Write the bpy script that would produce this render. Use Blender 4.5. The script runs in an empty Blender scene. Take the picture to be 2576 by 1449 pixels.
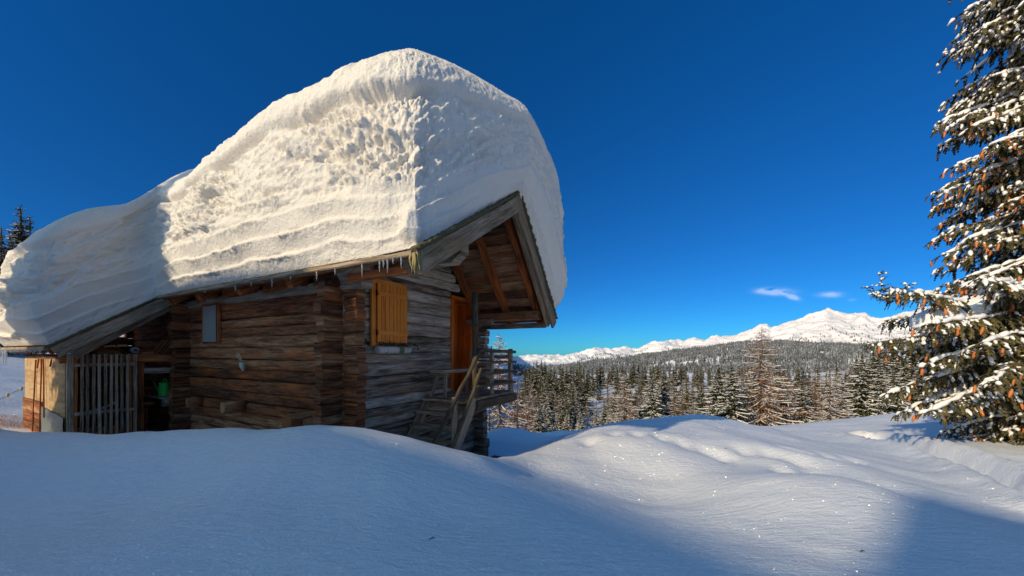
# Snowbound alpine hut below a huge cap of roof snow, spruce and larch wood, white mountains behind.
SKYMUL = (0.85, 0.86, 1.0, 1.0)
SKYGAM = 1.2
EXPOSURE = 0.8
GLINT = 0.45
SHADE_RIDGE_ON = 1.0
SUNE = 2.25
BANDCOL = (0.08, 0.50, 0.62, 1.0)
SHADERS = [(-10.4, 3.0, 8.8, .6), (-10.5, -13.0, 11, 1.5), (-13.5, -15.5, 13, 1.6), (-9.8, -16.5, 12, 1.6)]
HORCOL = (0.60, 0.48, 0.58, 1.0)
TOPCOL = (0.42, 0.86, 0.97, 1.0)
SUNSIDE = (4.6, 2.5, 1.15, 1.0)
import bpy, math, random
import numpy as np
from mathutils import Vector, Matrix
R = math.radians
scene = bpy.context.scene
COL = scene.collection

# ------------------------------------------------------------------ camera, sky, sun, exposure
FPX, CXP, HY = 910.0, 1288.0, 885.0          # focal length / centre / horizon in a 2576 px wide picture
cam = bpy.data.cameras.new('camera')
cam.sensor_width = 36.0
cam.lens = 36.0 * FPX / 2576.0
cam.shift_y = 160.5 / 2576.0
cam.clip_start = 0.05
cam.clip_end = 30000.0
camo = bpy.data.objects.new('camera', cam)
COL.objects.link(camo)
camo.location = (0, 0, 0)
camo.rotation_euler = (R(90), 0, 0)
scene.camera = camo

SUN_EL = 25.0
SUN_DIR = Vector((-0.745, -0.667, 0)).normalized()          # horizontal direction towards the sun
SUN_AZ = math.atan2(SUN_DIR.x, SUN_DIR.y)                 # from +Y, clockwise
world = bpy.data.worlds.new("World")
scene.world = world
world.use_nodes = True
wn = world.node_tree
wn.nodes.clear()
w_out = wn.nodes.new('ShaderNodeOutputWorld')
w_bg = wn.nodes.new('ShaderNodeBackground')
sky = wn.nodes.new('ShaderNodeTexSky')
sky.sky_type = 'NISHITA'
sky.sun_disc = False
sky.sun_elevation = R(SUN_EL)
sky.sun_rotation = SUN_AZ
sky.altitude = 1900
sky.air_density = 1.0
sky.dust_density = 0.15
sky.ozone_density = 3.0
w_bg.inputs['Strength'].default_value = 0.15
# the polarised, very deep alpine blue of the photograph
hs = wn.nodes.new('ShaderNodeMix'); hs.data_type = 'RGBA'; hs.blend_type = 'MULTIPLY'
hs.inputs['Factor'].default_value = 1.0
hs.inputs['B'].default_value = SKYMUL
sc1 = wn.nodes.new('ShaderNodeVectorMath'); sc1.operation = 'SCALE'; sc1.inputs['Scale'].default_value = .12
gm = wn.nodes.new('ShaderNodeGamma'); gm.inputs['Gamma'].default_value = SKYGAM
sc2 = wn.nodes.new('ShaderNodeVectorMath'); sc2.operation = 'SCALE'; sc2.inputs['Scale'].default_value = 8.3
wn.links.new(sky.outputs[0], sc1.inputs[0]); wn.links.new(sc1.outputs[0], gm.inputs[0]); wn.links.new(gm.outputs[0], sc2.inputs[0])
wn.links.new(sc2.outputs[0], hs.inputs['A'])
tc = wn.nodes.new('ShaderNodeTexCoord')
def wmath(op, a, b=None, c=None):
    n = wn.nodes.new('ShaderNodeMath'); n.operation = op
    for i, v in enumerate((a, b, c)):
        if v is None: continue
        if isinstance(v, (int, float)): n.inputs[i].default_value = v
        else: wn.links.new(v, n.inputs[i])
    return n.outputs[0]
sep = wn.nodes.new('ShaderNodeSeparateXYZ'); wn.links.new(tc.outputs['Generated'], sep.inputs[0])
# wisps of cloud low in the sky (part of the sky, laid out by direction)
az = wmath('ARCTAN2', sep.outputs['X'], sep.outputs['Y'])
el = wmath('ARCSINE', sep.outputs['Z'])
nz = wn.nodes.new('ShaderNodeTexNoise'); nz.inputs['Scale'].default_value = 22.0
nz.inputs['Detail'].default_value = 6.0; nz.inputs['Roughness'].default_value = 0.62
mp = wn.nodes.new('ShaderNodeMapping'); mp.inputs['Scale'].default_value = (1, 1, 2.6)
wn.links.new(tc.outputs['Generated'], mp.inputs[0]); wn.links.new(mp.outputs[0], nz.inputs['Vector'])
def blob(px, py, wx, wy, tilt):
    a0 = math.atan2(px - CXP, FPX); e0 = math.atan((HY - py) / math.hypot(px - CXP, FPX))
    da = wmath('SUBTRACT', az, a0); de = wmath('SUBTRACT', el, e0)
    de = wmath('ADD', de, wmath('MULTIPLY', da, tilt))
    q = wmath('ADD', wmath('POWER', wmath('ABSOLUTE', wmath('DIVIDE', da, wx)), 2.0),
              wmath('POWER', wmath('ABSOLUTE', wmath('DIVIDE', de, wy)), 2.0))
    return wmath('EXPONENT', wmath('MULTIPLY', q, -1.0))
bl = wmath('ADD', wmath('MULTIPLY', blob(1945, 733, .026, .0062, .12), 1.25), wmath('MULTIPLY', blob(1988, 744, .012, .0052, .55), .85))
bl = wmath('ADD', bl, wmath('MULTIPLY', blob(2088, 741, .016, .005, .1), .55))
bl = wmath('ADD', bl, wmath('MULTIPLY', blob(2145, 755, .006, .003, .0), .25))
dens = wmath('MULTIPLY', bl, wmath('MULTIPLY', wmath('SUBTRACT', nz.outputs[0], 0.36), 2.6))
dens = wmath('MINIMUM', wmath('MAXIMUM', dens, 0.0), 0.26)
# added warm fill round the sun to lift the walls; darker and bluer elsewhere
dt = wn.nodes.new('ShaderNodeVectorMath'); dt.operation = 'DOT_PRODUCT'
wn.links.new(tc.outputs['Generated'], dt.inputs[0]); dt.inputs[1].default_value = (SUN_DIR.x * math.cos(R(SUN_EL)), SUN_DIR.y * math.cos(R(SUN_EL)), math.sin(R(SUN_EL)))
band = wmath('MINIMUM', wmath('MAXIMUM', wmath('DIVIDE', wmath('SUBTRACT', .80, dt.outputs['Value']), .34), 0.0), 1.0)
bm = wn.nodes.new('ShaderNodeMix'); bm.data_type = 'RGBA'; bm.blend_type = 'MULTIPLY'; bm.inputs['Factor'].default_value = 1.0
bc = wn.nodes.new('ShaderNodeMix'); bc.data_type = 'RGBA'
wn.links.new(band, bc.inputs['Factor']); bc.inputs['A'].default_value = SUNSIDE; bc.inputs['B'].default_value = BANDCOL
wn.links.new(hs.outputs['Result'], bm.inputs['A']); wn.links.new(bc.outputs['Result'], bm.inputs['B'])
# and pales towards the horizon less than the model says
em = wn.nodes.new('ShaderNodeMix'); em.data_type = 'RGBA'
wn.links.new(wmath('POWER', wmath('MINIMUM', wmath('MAXIMUM', wmath('DIVIDE', sep.outputs['Z'], .68), 0.0), 1.0), 1.5), em.inputs['Factor'])
em.inputs['A'].default_value = HORCOL; em.inputs['B'].default_value = TOPCOL
xm = wn.nodes.new('ShaderNodeMix'); xm.data_type = 'RGBA'; xm.blend_type = 'MULTIPLY'; xm.inputs['Factor'].default_value = 1.0
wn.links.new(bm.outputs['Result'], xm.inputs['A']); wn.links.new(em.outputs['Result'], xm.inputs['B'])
cm = wn.nodes.new('ShaderNodeMix'); cm.data_type = 'RGBA'
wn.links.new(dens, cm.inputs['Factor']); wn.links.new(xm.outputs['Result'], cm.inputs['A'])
cm.inputs['B'].default_value = (4.6, 4.7, 5.2, 1)
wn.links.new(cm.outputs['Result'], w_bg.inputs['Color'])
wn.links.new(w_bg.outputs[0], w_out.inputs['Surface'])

sl = bpy.data.lights.new('sun', 'SUN')
sl.energy = SUNE
sl.angle = R(1.1)
sl.color = (1.0, 0.81, 0.53)
slo = bpy.data.objects.new('sun', sl)
COL.objects.link(slo)
sdir = Vector((SUN_DIR.x * math.cos(R(SUN_EL)), SUN_DIR.y * math.cos(R(SUN_EL)), math.sin(R(SUN_EL))))
slo.rotation_euler = sdir.to_track_quat('Z', 'Y').to_euler()
slo.location = (-20, -20, 20)
scene.view_settings.view_transform = 'Standard'
scene.view_settings.look = 'None'
scene.view_settings.exposure = EXPOSURE
scene.view_settings.gamma = 1.0
scene.cycles.max_bounces = 7
scene.cycles.diffuse_bounces = 4
scene.cycles.glossy_bounces = 2
scene.cycles.transparent_max_bounces = 8

# ------------------------------------------------------------------ numeric helpers
_rs = np.random.RandomState(7)
_perm = _rs.permutation(512); _perm = np.concatenate([_perm, _perm])
_grad = _rs.normal(size=(512, 3)); _grad /= np.linalg.norm(_grad, axis=1)[:, None]
def perlin(x, y, z):
    x, y, z = np.broadcast_arrays(np.asarray(x, float), np.asarray(y, float), np.asarray(z, float))
    xi, yi, zi = np.floor(x).astype(int), np.floor(y).astype(int), np.floor(z).astype(int)
    xf, yf, zf = x - xi, y - yi, z - zi
    u, v, w = [t * t * t * (t * (t * 6 - 15) + 10) for t in (xf, yf, zf)]
    out = 0
    for dx in (0, 1):
        for dy in (0, 1):
            for dz in (0, 1):
                h = _perm[(_perm[(_perm[(xi + dx) & 511] + yi + dy) & 511] + zi + dz) & 511]
                g = _grad[h]
                d = g[..., 0] * (xf - dx) + g[..., 1] * (yf - dy) + g[..., 2] * (zf - dz)
                out = out + d * (u if dx else 1 - u) * (v if dy else 1 - v) * (w if dz else 1 - w)
    return out * 1.6
def fbm(x, y, z, octv=4, gain=0.5, ridged=False):
    s, a, f, n = 0, 1.0, 1.0, 0
    for k in range(octv):
        p = perlin(x * f + 17.3 * k, y * f - 9.1 * k, z * f + 4.7 * k)
        if ridged: p = 1 - 2 * np.abs(p)
        s = s + a * p; n += a; a *= gain; f *= 2.03
    return s / n
def sstep(a, b, x):
    t = np.clip((np.asarray(x, float) - a) / (b - a), 0, 1)
    return t * t * (3 - 2 * t)
def unproj(px, py, Y):
    return ((px - CXP) / FPX * Y, Y, (HY - py) / FPX * Y)
def grid_mesh(name, P, mat, closed_u=False, smooth=True):
    """P: array (m, n, 3) -> one quad-grid mesh object"""
    m, n = P.shape[:2]
    me = bpy.data.meshes.new(name)
    idx = np.arange(m * n).reshape(m, n)
    if closed_u: idx = np.concatenate([idx, idx[:1]], 0)
    q = np.stack([idx[:-1, :-1], idx[1:, :-1], idx[1:, 1:], idx[:-1, 1:]], -1).reshape(-1, 4)
    me.vertices.add(m * n); me.vertices.foreach_set('co', P.reshape(-1).astype(np.float32))
    me.loops.add(q.size); me.loops.foreach_set('vertex_index', q.reshape(-1).astype(np.int32))
    me.polygons.add(len(q)); me.polygons.foreach_set('loop_start', np.arange(0, q.size, 4, dtype=np.int32))
    me.polygons.foreach_set('use_smooth', np.full(len(q), smooth))
    me.update(calc_edges=True); me.validate()
    me.materials.append(mat)
    o = bpy.data.objects.new(name, me); COL.objects.link(o)
    return o
def tag(o, label=None, cat=None, group=None, kind=None):
    if label: o['label'] = label
    if cat: o['category'] = cat
    if group: o['group'] = group
    if kind: o['kind'] = kind
    return o
def empty(name, loc=(0, 0, 0), rz=0.0, label=None, cat=None, group=None):
    o = bpy.data.objects.new(name, None); COL.objects.link(o)
    o.empty_display_size = 0.2
    o.location = loc; o.rotation_euler = (0, 0, rz)
    return tag(o, label, cat, group)

class MB:
    """collects timber, tubes and leaf faces; build() links them as ONE mesh object"""
    def __init__(s):
        s.v = []; s.f = []; s.uv = []; s.c = []; s.sm = []
    def face(s, idx, uvs, c, smooth=False):
        s.f.append(idx); s.uv.append(uvs); s.c.append(c); s.sm.append(smooth)
    def beam(s, p0, p1, w, h, up=(0, 0, 1), seg=1, jit=0.0, ch=0.0, rng=random, tone=None, sag=0.0, bulge=0.0, w1=None, h1=None):
        """w across, h along 'up'"""
        p0 = Vector(p0); p1 = Vector(p1); d = (p1 - p0); L = d.length; d.normalize()
        up = Vector(up); side = d.cross(up)
        if side.length < 1e-4: side = d.cross(Vector((1, 0, 0)))
        side.normalize(); up2 = side.cross(d).normalized()
        tone = rng.random() if tone is None else tone
        u0, v0 = rng.random() * 40, rng.random() * 40
        w1 = w if w1 is None else w1; h1 = h if h1 is None else h1
        rings = []
        for k in range(seg + 1):
            t = k / seg
            ww, hh = w + (w1 - w) * t, h + (h1 - h) * t
            c = p0 + d * (L * t) - Vector((0, 0, 1)) * sag * 4 * t * (1 - t)
            if jit: c = c + side * rng.uniform(-jit, jit) + up2 * rng.uniform(-jit, jit) * .6
            if ch > 0:
                a, b = ww / 2, hh / 2
                x = min(ch, a * .8, b * .8)
                pts = [(-a, -b + x), (-a - bulge, 0), (-a, b - x), (-a + x, b), (a - x, b), (a, b - x), (a + bulge, 0), (a, -b + x), (a - x, -b), (-a + x, -b)]
            else:
                a, b = ww / 2, hh / 2
                pts = [(-a, -b), (-a, b), (a, b), (a, -b)]
            ring = []
            for (q, r) in pts:
                jj = jit * .45
                ring.append(len(s.v)); s.v.append(c + side * (q + rng.uniform(-jj, jj)) + up2 * (r + rng.uniform(-jj, jj)))
            rings.append((ring, t, pts))
        n = len(rings[0][0])
        per = [0]
        P = rings[0][2]
        for i in range(n):
            a, b = P[i], P[(i + 1) % n]; per.append(per[-1] + math.hypot(b[0] - a[0], b[1] - a[1]))
        for k in range(seg):
            A, tA, _ = rings[k]; B, tB, _ = rings[k + 1]
            for i in range(n):
                j = (i + 1) % n
                s.face((A[i], A[j], B[j], B[i]),
                       ((u0 + L * tA, v0 + per[i]), (u0 + L * tA, v0 + per[i + 1]), (u0 + L * tB, v0 + per[i + 1]), (u0 + L * tB, v0 + per[i])), tone, False)
        A = rings[0][0]; B = rings[-1][0]
        s.face(tuple(reversed(A)), tuple((u0 + p[0] * .3, v0 + p[1]) for p in reversed(P)), tone * .8)
        s.face(tuple(B), tuple((u0 + p[0] * .3, v0 + p[1]) for p in P), tone * .8)
    def tube(s, pts, rad, n=8, cap=True, tone=None, rng=random, smooth=True):
        pts = [Vector(p) for p in pts]
        if not hasattr(rad, '__len__'): rad = [rad] * len(pts)
        tone = rng.random() if tone is None else tone
        u0, v0 = rng.random() * 40, rng.random() * 40
        ref = Vector((0.13, 0.31, 0.94)).normalized()
        rings = []; L = 0; Ls = []
        for k, p in enumerate(pts):
            if k: L += (p - pts[k - 1]).length
            Ls.append(L)
            d = (pts[min(k + 1, len(pts) - 1)] - pts[max(k - 1, 0)]).normalized()
            a = d.cross(ref)
            if a.length < .05: a = d.cross(Vector((1, 0, 0)))
            a.normalize(); b = d.cross(a).normalized()
            ring = []
            for i in range(n):
                t = 2 * math.pi * i / n
                ring.append(len(s.v)); s.v.append(p + (a * math.cos(t) + b * math.sin(t)) * rad[k])
            rings.append(ring)
        for k in range(len(pts) - 1):
            for i in range(n):
                j = (i + 1) % n
                va, vb = v0 + rad[k] * 6.28 * i / n, v0 + rad[k] * 6.28 * (i + 1) / n
                s.face((rings[k][i], rings[k][j], rings[k + 1][j], rings[k + 1][i]),
                       ((u0 + Ls[k], va), (u0 + Ls[k], vb), (u0 + Ls[k + 1], vb), (u0 + Ls[k + 1], va)), tone, smooth)
        if cap:
            s.face(tuple(reversed(rings[0])), tuple((u0 + .01 * i, v0) for i in range(n)), tone)
            s.face(tuple(rings[-1]), tuple((u0 + .01 * i, v0) for i in range(n)), tone)
    def poly(s, pts, tone=.5, uvs=None, smooth=False):
        i0 = len(s.v); s.v.extend(Vector(p) for p in pts)
        s.face(tuple(range(i0, i0 + len(pts))), uvs or tuple((p[0], p[2]) for p in pts), tone, smooth)
    def prism(s, pts, off, tone=.5):
        """pts: planar outline, off: thickness vector"""
        off = Vector(off); a = [Vector(p) for p in pts]; b = [p + off for p in a]
        n = len(a); i0 = len(s.v); s.v.extend(a); s.v.extend(b)
        s.face(tuple(range(i0, i0 + n)), tuple((p.x + p.y, p.z) for p in a), tone)
        s.face(tuple(range(i0 + 2 * n - 1, i0 + n - 1, -1)), tuple((p.x + p.y, p.z) for p in reversed(b)), tone)
        for i in range(n):
            j = (i + 1) % n
            q = (a[i], b[i], b[j], a[j])
            s.face((i0 + i, i0 + n + i, i0 + n + j, i0 + j), tuple((p.x + p.y, p.z) for p in q), tone)
    def build(s, name, mat, parent=None, label=None):
        me = bpy.data.meshes.new(name)
        me.from_pydata([tuple(v) for v in s.v], [], s.f)
        uvl = me.uv_layers.new(name='uv')
        flat = np.array([c for f in s.uv for uv in f for c in uv], dtype=np.float32)
        uvl.data.foreach_set('uv', flat)
        ca = me.color_attributes.new('tone', 'FLOAT_COLOR', 'CORNER')
        cc = np.repeat(np.array(s.c, dtype=np.float32), [len(f) for f in s.f])
        ca.data.foreach_set('color', np.stack([cc, cc, cc, np.ones_like(cc)], -1).reshape(-1))
        me.polygons.foreach_set('use_smooth', np.array(s.sm, dtype=bool))
        me.materials.append(mat)
        me.update()
        o = bpy.data.objects.new(name, me); COL.objects.link(o)
        if parent is not None: o.parent = parent
        if label: o['label'] = label
        return o

# ------------------------------------------------------------------ materials
class N:
    """small node-tree writer"""
    def __init__(s, name):
        s.m = bpy.data.materials.new(name); s.m.use_nodes = True
        s.t = s.m.node_tree; s.t.nodes.clear()
        s.out = s.t.nodes.new('ShaderNodeOutputMaterial')
        s.b = s.t.nodes.new('ShaderNodeBsdfPrincipled')
        s.t.links.new(s.b.outputs[0], s.out.inputs['Surface'])
    def n(s, typ, **kw):
        x = s.t.nodes.new(typ)
        for k, v in kw.items(): setattr(x, k, v)
        return x
    def l(s, a, b): s.t.links.new(a, b)
    def set(s, inp, v):
        if hasattr(v, 'links') or hasattr(v, 'is_output'): s.l(v, inp)
        else: inp.default_value = v
    def math(s, op, a, b=0.0, clamp=False):
        x = s.n('ShaderNodeMath', operation=op, use_clamp=clamp)
        s.set(x.inputs[0], a); s.set(x.inputs[1], b)
        return x.outputs[0]
    def mix(s, f, a, b, blend='MIX'):
        x = s.n('ShaderNodeMix', data_type='RGBA', blend_type=blend)
        s.set(x.inputs['Factor'], f); s.set(x.inputs['A'], a); s.set(x.inputs['B'], b)
        return x.outputs['Result']
    def ramp(s, f, stops):
        x = s.n('ShaderNodeValToRGB'); s.l(f, x.inputs[0])
        r = x.color_ramp
        while len(r.elements) < len(stops): r.elements.new(.5)
        for e, (p, c) in zip(r.elements, stops):
            e.position = p; e.color = c if len(c) == 4 else (*c, 1)
        return x.outputs[0]
    def noise(s, vec, scale, detail=4, rough=.55, dist=0.0):
        x = s.n('ShaderNodeTexNoise'); s.l(vec, x.inputs['Vector'])
        x.inputs['Scale'].default_value = scale; x.inputs['Detail'].default_value = detail
        x.inputs['Roughness'].default_value = rough; x.inputs['Distortion'].default_value = dist
        return x.outputs[0]
    def mapping(s, vec, scale=(1, 1, 1), loc=(0, 0, 0)):
        x = s.n('ShaderNodeMapping'); s.l(vec, x.inputs[0])
        x.inputs['Scale'].default_value = scale; x.inputs['Location'].default_value = loc
        return x.outputs[0]
    def bump(s, h, strength=.3, dist=.02, nrm=None):
        x = s.n('ShaderNodeBump'); s.l(h, x.inputs['Height'])
        x.inputs['Strength'].default_value = strength; x.inputs['Distance'].default_value = dist
        if nrm is not None: s.l(nrm, x.inputs['Normal'])
        s.l(x.outputs[0], s.b.inputs['Normal'])
        return x.outputs[0]
def c4(r, g, b): return (r, g, b, 1)

def wood(name, cols, crack=.75, rough=.85, knots=.5, bump=.5, grain=55.0):
    """cols: dark, mid, light, stain ; grain runs along U"""
    k = N(name)
    uv = k.n('ShaderNodeUVMap').outputs[0]
    geo = k.n('ShaderNodeTexCoord').outputs['Object']
    at = k.n('ShaderNodeAttribute', attribute_name='tone').outputs['Fac']
    g1 = k.noise(k.mapping(uv, (3.2, grain, 1)), 1.0, 5, .6, .4)
    g2 = k.noise(k.mapping(uv, (1.1, 11, 1), (3, 1, 0)), 1.0, 4, .6, .8)
    big = k.noise(geo, 1.1, 3, .6)
    f = k.math('ADD', k.math('MULTIPLY', g1, .5), k.math('MULTIPLY', g2, .5))
    f = k.math('ADD', k.math('MULTIPLY', k.math('SUBTRACT', f, .5), 2.6), k.math('ADD', .22, k.math('MULTIPLY', at, .56)))
    base = k.ramp(f, [(.12, cols[0]), (.5, cols[1]), (.9, cols[2])])
    st = k.math('MULTIPLY', k.math('SUBTRACT', k.noise(k.mapping(uv, (.9, 5, 1), (7, 5, 0)), 1.0, 5, .65), .5), 5.0, True)
    base = k.mix(k.math('MULTIPLY', st, .75), base, cols[3])
    base = k.mix(k.math('MULTIPLY', k.math('SUBTRACT', big, .5), 1.6, True), base, cols[0])
    # long drying cracks
    cr = k.noise(k.mapping(uv, (1.0, 20, 1), (11, 2, 0)), 1.0, 3, .7, 1.2)
    crk = k.math('SUBTRACT', 1.0, k.math('MULTIPLY', k.math('ABSOLUTE', k.math('SUBTRACT', cr, .5)), 26.0), True)
    gate = k.math('MULTIPLY', k.math('SUBTRACT', k.noise(k.mapping(uv, (1.5, 4, 1), (2, 9, 0)), 1.0, 2, .5), .42), 9.0, True)
    crk = k.math('MULTIPLY', crk, gate)
    base = k.mix(k.math('MULTIPLY', crk, crack), base, c4(cols[0][0] * .25, cols[0][1] * .25, cols[0][2] * .25))
    # knots
    vo = k.n('ShaderNodeTexVoronoi'); k.l(k.mapping(uv, (2.6, 7, 1)), vo.inputs['Vector']); vo.inputs['Scale'].default_value = 1.0
    kn = k.math('SUBTRACT', 1.0, k.math('MULTIPLY', vo.outputs['Distance'], 7.5), True)
    base = k.mix(k.math('MULTIPLY', kn, knots), base, c4(cols[0][0] * .6, cols[0][1] * .5, cols[0][2] * .5))
    k.l(base, k.b.inputs['Base Color'])
    k.b.inputs['Roughness'].default_value = rough
    k.b.inputs['Specular IOR Level'].default_value = .25
    hgt = k.math('SUBTRACT', k.math('ADD', k.math('MULTIPLY', g1, .5), k.math('MULTIPLY', g2, .6)), k.math('MULTIPLY', crk, 1.3))
    k.bump(hgt, bump, .012)
    return k.m
M = {}
M['log_brown'] = wood('weathered_brown_logs', [c4(.050, .018, .008), c4(.27, .105, .042), c4(.56, .30, .15), c4(.60, .15, .028)])
M['log_grey'] = wood('weathered_grey_logs', [c4(.070, .046, .030), c4(.43, .335, .24), c4(.72, .61, .47), c4(.46, .19, .07)])
M['grey_board'] = wood('silver_grey_board', [c4(.10, .07, .04), c4(.33, .25, .165), c4(.54, .43, .31), c4(.32, .18, .08)], crack=.6)
M['red_wood'] = wood('reddish_rafter_wood', [c4(.10, .028, .010), c4(.42, .125, .035), c4(.66, .23, .07), c4(.56, .13, .02)], crack=.4)
M['soffit'] = wood('dark_soffit_boards', [c4(.05, .025, .012), c4(.22, .105, .05), c4(.44, .25, .13), c4(.36, .11, .03)])
M['orange'] = wood('varnished_orange_wood', [c4(.60, .14, .012), c4(.90, .27, .030), c4(.95, .36, .055), c4(.92, .30, .035)], crack=.12, rough=.5, knots=.45, bump=.12)
M['door_wood'] = wood('deep_orange_door_wood', [c4(.34, .06, .006), c4(.62, .13, .010), c4(.74, .19, .018), c4(.66, .14, .010)], crack=.1, rough=.45, knots=.6, bump=.12)
M['plywood'] = wood('pale_board', [c4(.34, .22, .10), c4(.52, .36, .19), c4(.62, .45, .26), c4(.44, .28, .13)], crack=.25, bump=.15, grain=14)
M['split_wood'] = wood('split_firewood', [c4(.16, .06, .02), c4(.50, .21, .07), c4(.66, .36, .16), c4(.42, .15, .05)], crack=.4)
M['slat'] = wood('brown_weathered_slats', [c4(.16, .10, .055), c4(.52, .36, .22), c4(.68, .52, .36), c4(.50, .27, .12)], crack=.6)
M['pole'] = wood('mossy_grey_pole', [c4(.05, .036, .022), c4(.12, .09, .055), c4(.20, .155, .10), c4(.11, .08, .04)])

def snow_mat(name, col, grain=60., bump=.35, bdist=.01, glints=True, soft=.0, streaks=False):
    k = N(name)
    obj = k.n('ShaderNodeTexCoord').outputs['Object']
    n1 = k.noise(obj, grain, 5, .65)
    n2 = k.noise(obj, grain * .18, 4, .6)
    k.l(k.mix(n2, c4(*[c * .95 for c in col]), c4(*col)), k.b.inputs['Base Color'])
    h = k.math('ADD', n1, k.math('MULTIPLY', n2, 1.4))
    if streaks:
        n3 = k.noise(k.mapping(obj, (5.5, 20, 9)), 1.0, 4, .6, .5)
        h = k.math('ADD', h, k.math('MULTIPLY', n3, 2.6))
    bn = k.bump(h, bump, bdist)
    k.b.inputs['Roughness'].default_value = .65
    k.b.inputs['Specular IOR Level'].default_value = .25
    if glints:
        vo = k.n('ShaderNodeTexVoronoi', feature='F1'); k.l(obj, vo.inputs['Vector']); vo.inputs['Scale'].default_value = 85.0
        wh = k.n('ShaderNodeTexWhiteNoise', noise_dimensions='3D'); k.l(vo.outputs['Position'], wh.inputs['Vector'])
        dirv = k.n('ShaderNodeVectorMath', operation='SUBTRACT'); k.l(wh.outputs['Color'], dirv.inputs[0]); dirv.inputs[1].default_value = (.5, .5, .5)
        sc = k.n('ShaderNodeVectorMath', operation='SCALE'); k.l(dirv.outputs[0], sc.inputs[0]); sc.inputs['Scale'].default_value = 1.9
        gn = k.n('ShaderNodeNewGeometry').outputs['Normal']
        ad = k.n('ShaderNodeVectorMath', operation='ADD'); k.l(gn, ad.inputs[0]); k.l(sc.outputs[0], ad.inputs[1])
        nr = k.n('ShaderNodeVectorMath', operation='NORMALIZE'); k.l(ad.outputs[0], nr.inputs[0])
        gl = k.n('ShaderNodeBsdfGlossy'); gl.inputs['Roughness'].default_value = .27; gl.inputs['Color'].default_value = c4(1, 1, 1)
        k.l(nr.outputs[0], gl.inputs['Normal'])
        core = k.math('LESS_THAN', vo.outputs['Distance'], .34)
        pick = k.math('GREATER_THAN', k.n('ShaderNodeTexWhiteNoise', noise_dimensions='3D').outputs['Value'], .5)
        wv = k.n('ShaderNodeTexWhiteNoise', noise_dimensions='3D')
        off = k.n('ShaderNodeVectorMath', operation='ADD'); k.l(vo.outputs['Position'], off.inputs[0]); off.inputs[1].default_value = (3.3, 1.7, 9.1)
        k.l(off.outputs[0], wv.inputs['Vector'])
        some = k.math('GREATER_THAN', wv.outputs['Value'], .35)
        wt = k.math('MULTIPLY', k.math('MULTIPLY', core, some), GLINT)
        rgb = k.n('ShaderNodeCombineColor'); [k.l(wt, rgb.inputs[i_]) for i_ in range(3)]
        k.l(rgb.outputs[0], gl.inputs['Color'])
        mx = k.n('ShaderNodeAddShader')
        k.l(k.b.outputs[0], mx.inputs[0]); k.l(gl.outputs[0], mx.inputs[1])
        k.l(mx.outputs[0], k.out.inputs['Surface'])
    return k.m
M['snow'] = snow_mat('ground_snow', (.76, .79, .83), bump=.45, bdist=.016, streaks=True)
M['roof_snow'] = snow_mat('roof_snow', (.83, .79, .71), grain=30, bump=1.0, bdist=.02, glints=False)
M['tree_snow'] = snow_mat('tree_snow', (.88, .87, .85), glints=False)
def plain(name, col, rough=.7, metal=0.0, var=.25, scale=12, spec=.4):
    k = N(name)
    obj = k.n('ShaderNodeTexCoord').outputs['Object']
    n = k.noise(obj, scale, 5, .6)
    k.l(k.mix(n, c4(*[c * (1 - var) for c in col]), c4(*[min(1, c * (1 + var)) for c in col])), k.b.inputs['Base Color'])
    k.b.inputs['Roughness'].default_value = rough; k.b.inputs['Metallic'].default_value = metal
    k.b.inputs['Specular IOR Level'].default_value = spec
    k.bump(n, .25, .01)
    return k.m
M['moss'] = plain('roof_moss', (.10, .085, .04), .95, var=.6, scale=60)
M['metal'] = plain('galvanised_sheet', (.22, .25, .24), .45, .7, var=.35, scale=6)
M['dark_metal'] = plain('black_iron', (.012, .012, .012), .5, .6)
M['green'] = plain('green_plastic', (.02, .42, .05), .35, var=.1)
M['orange_pot'] = plain('orange_clay', (.55, .12, .02), .6, var=.15)
M['red'] = plain('red_handle', (.5, .02, .02), .4, var=.1)
M['bone'] = plain('old_bone', (.62, .56, .40), .7, var=.3, scale=30)
M['needle'] = None
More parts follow.
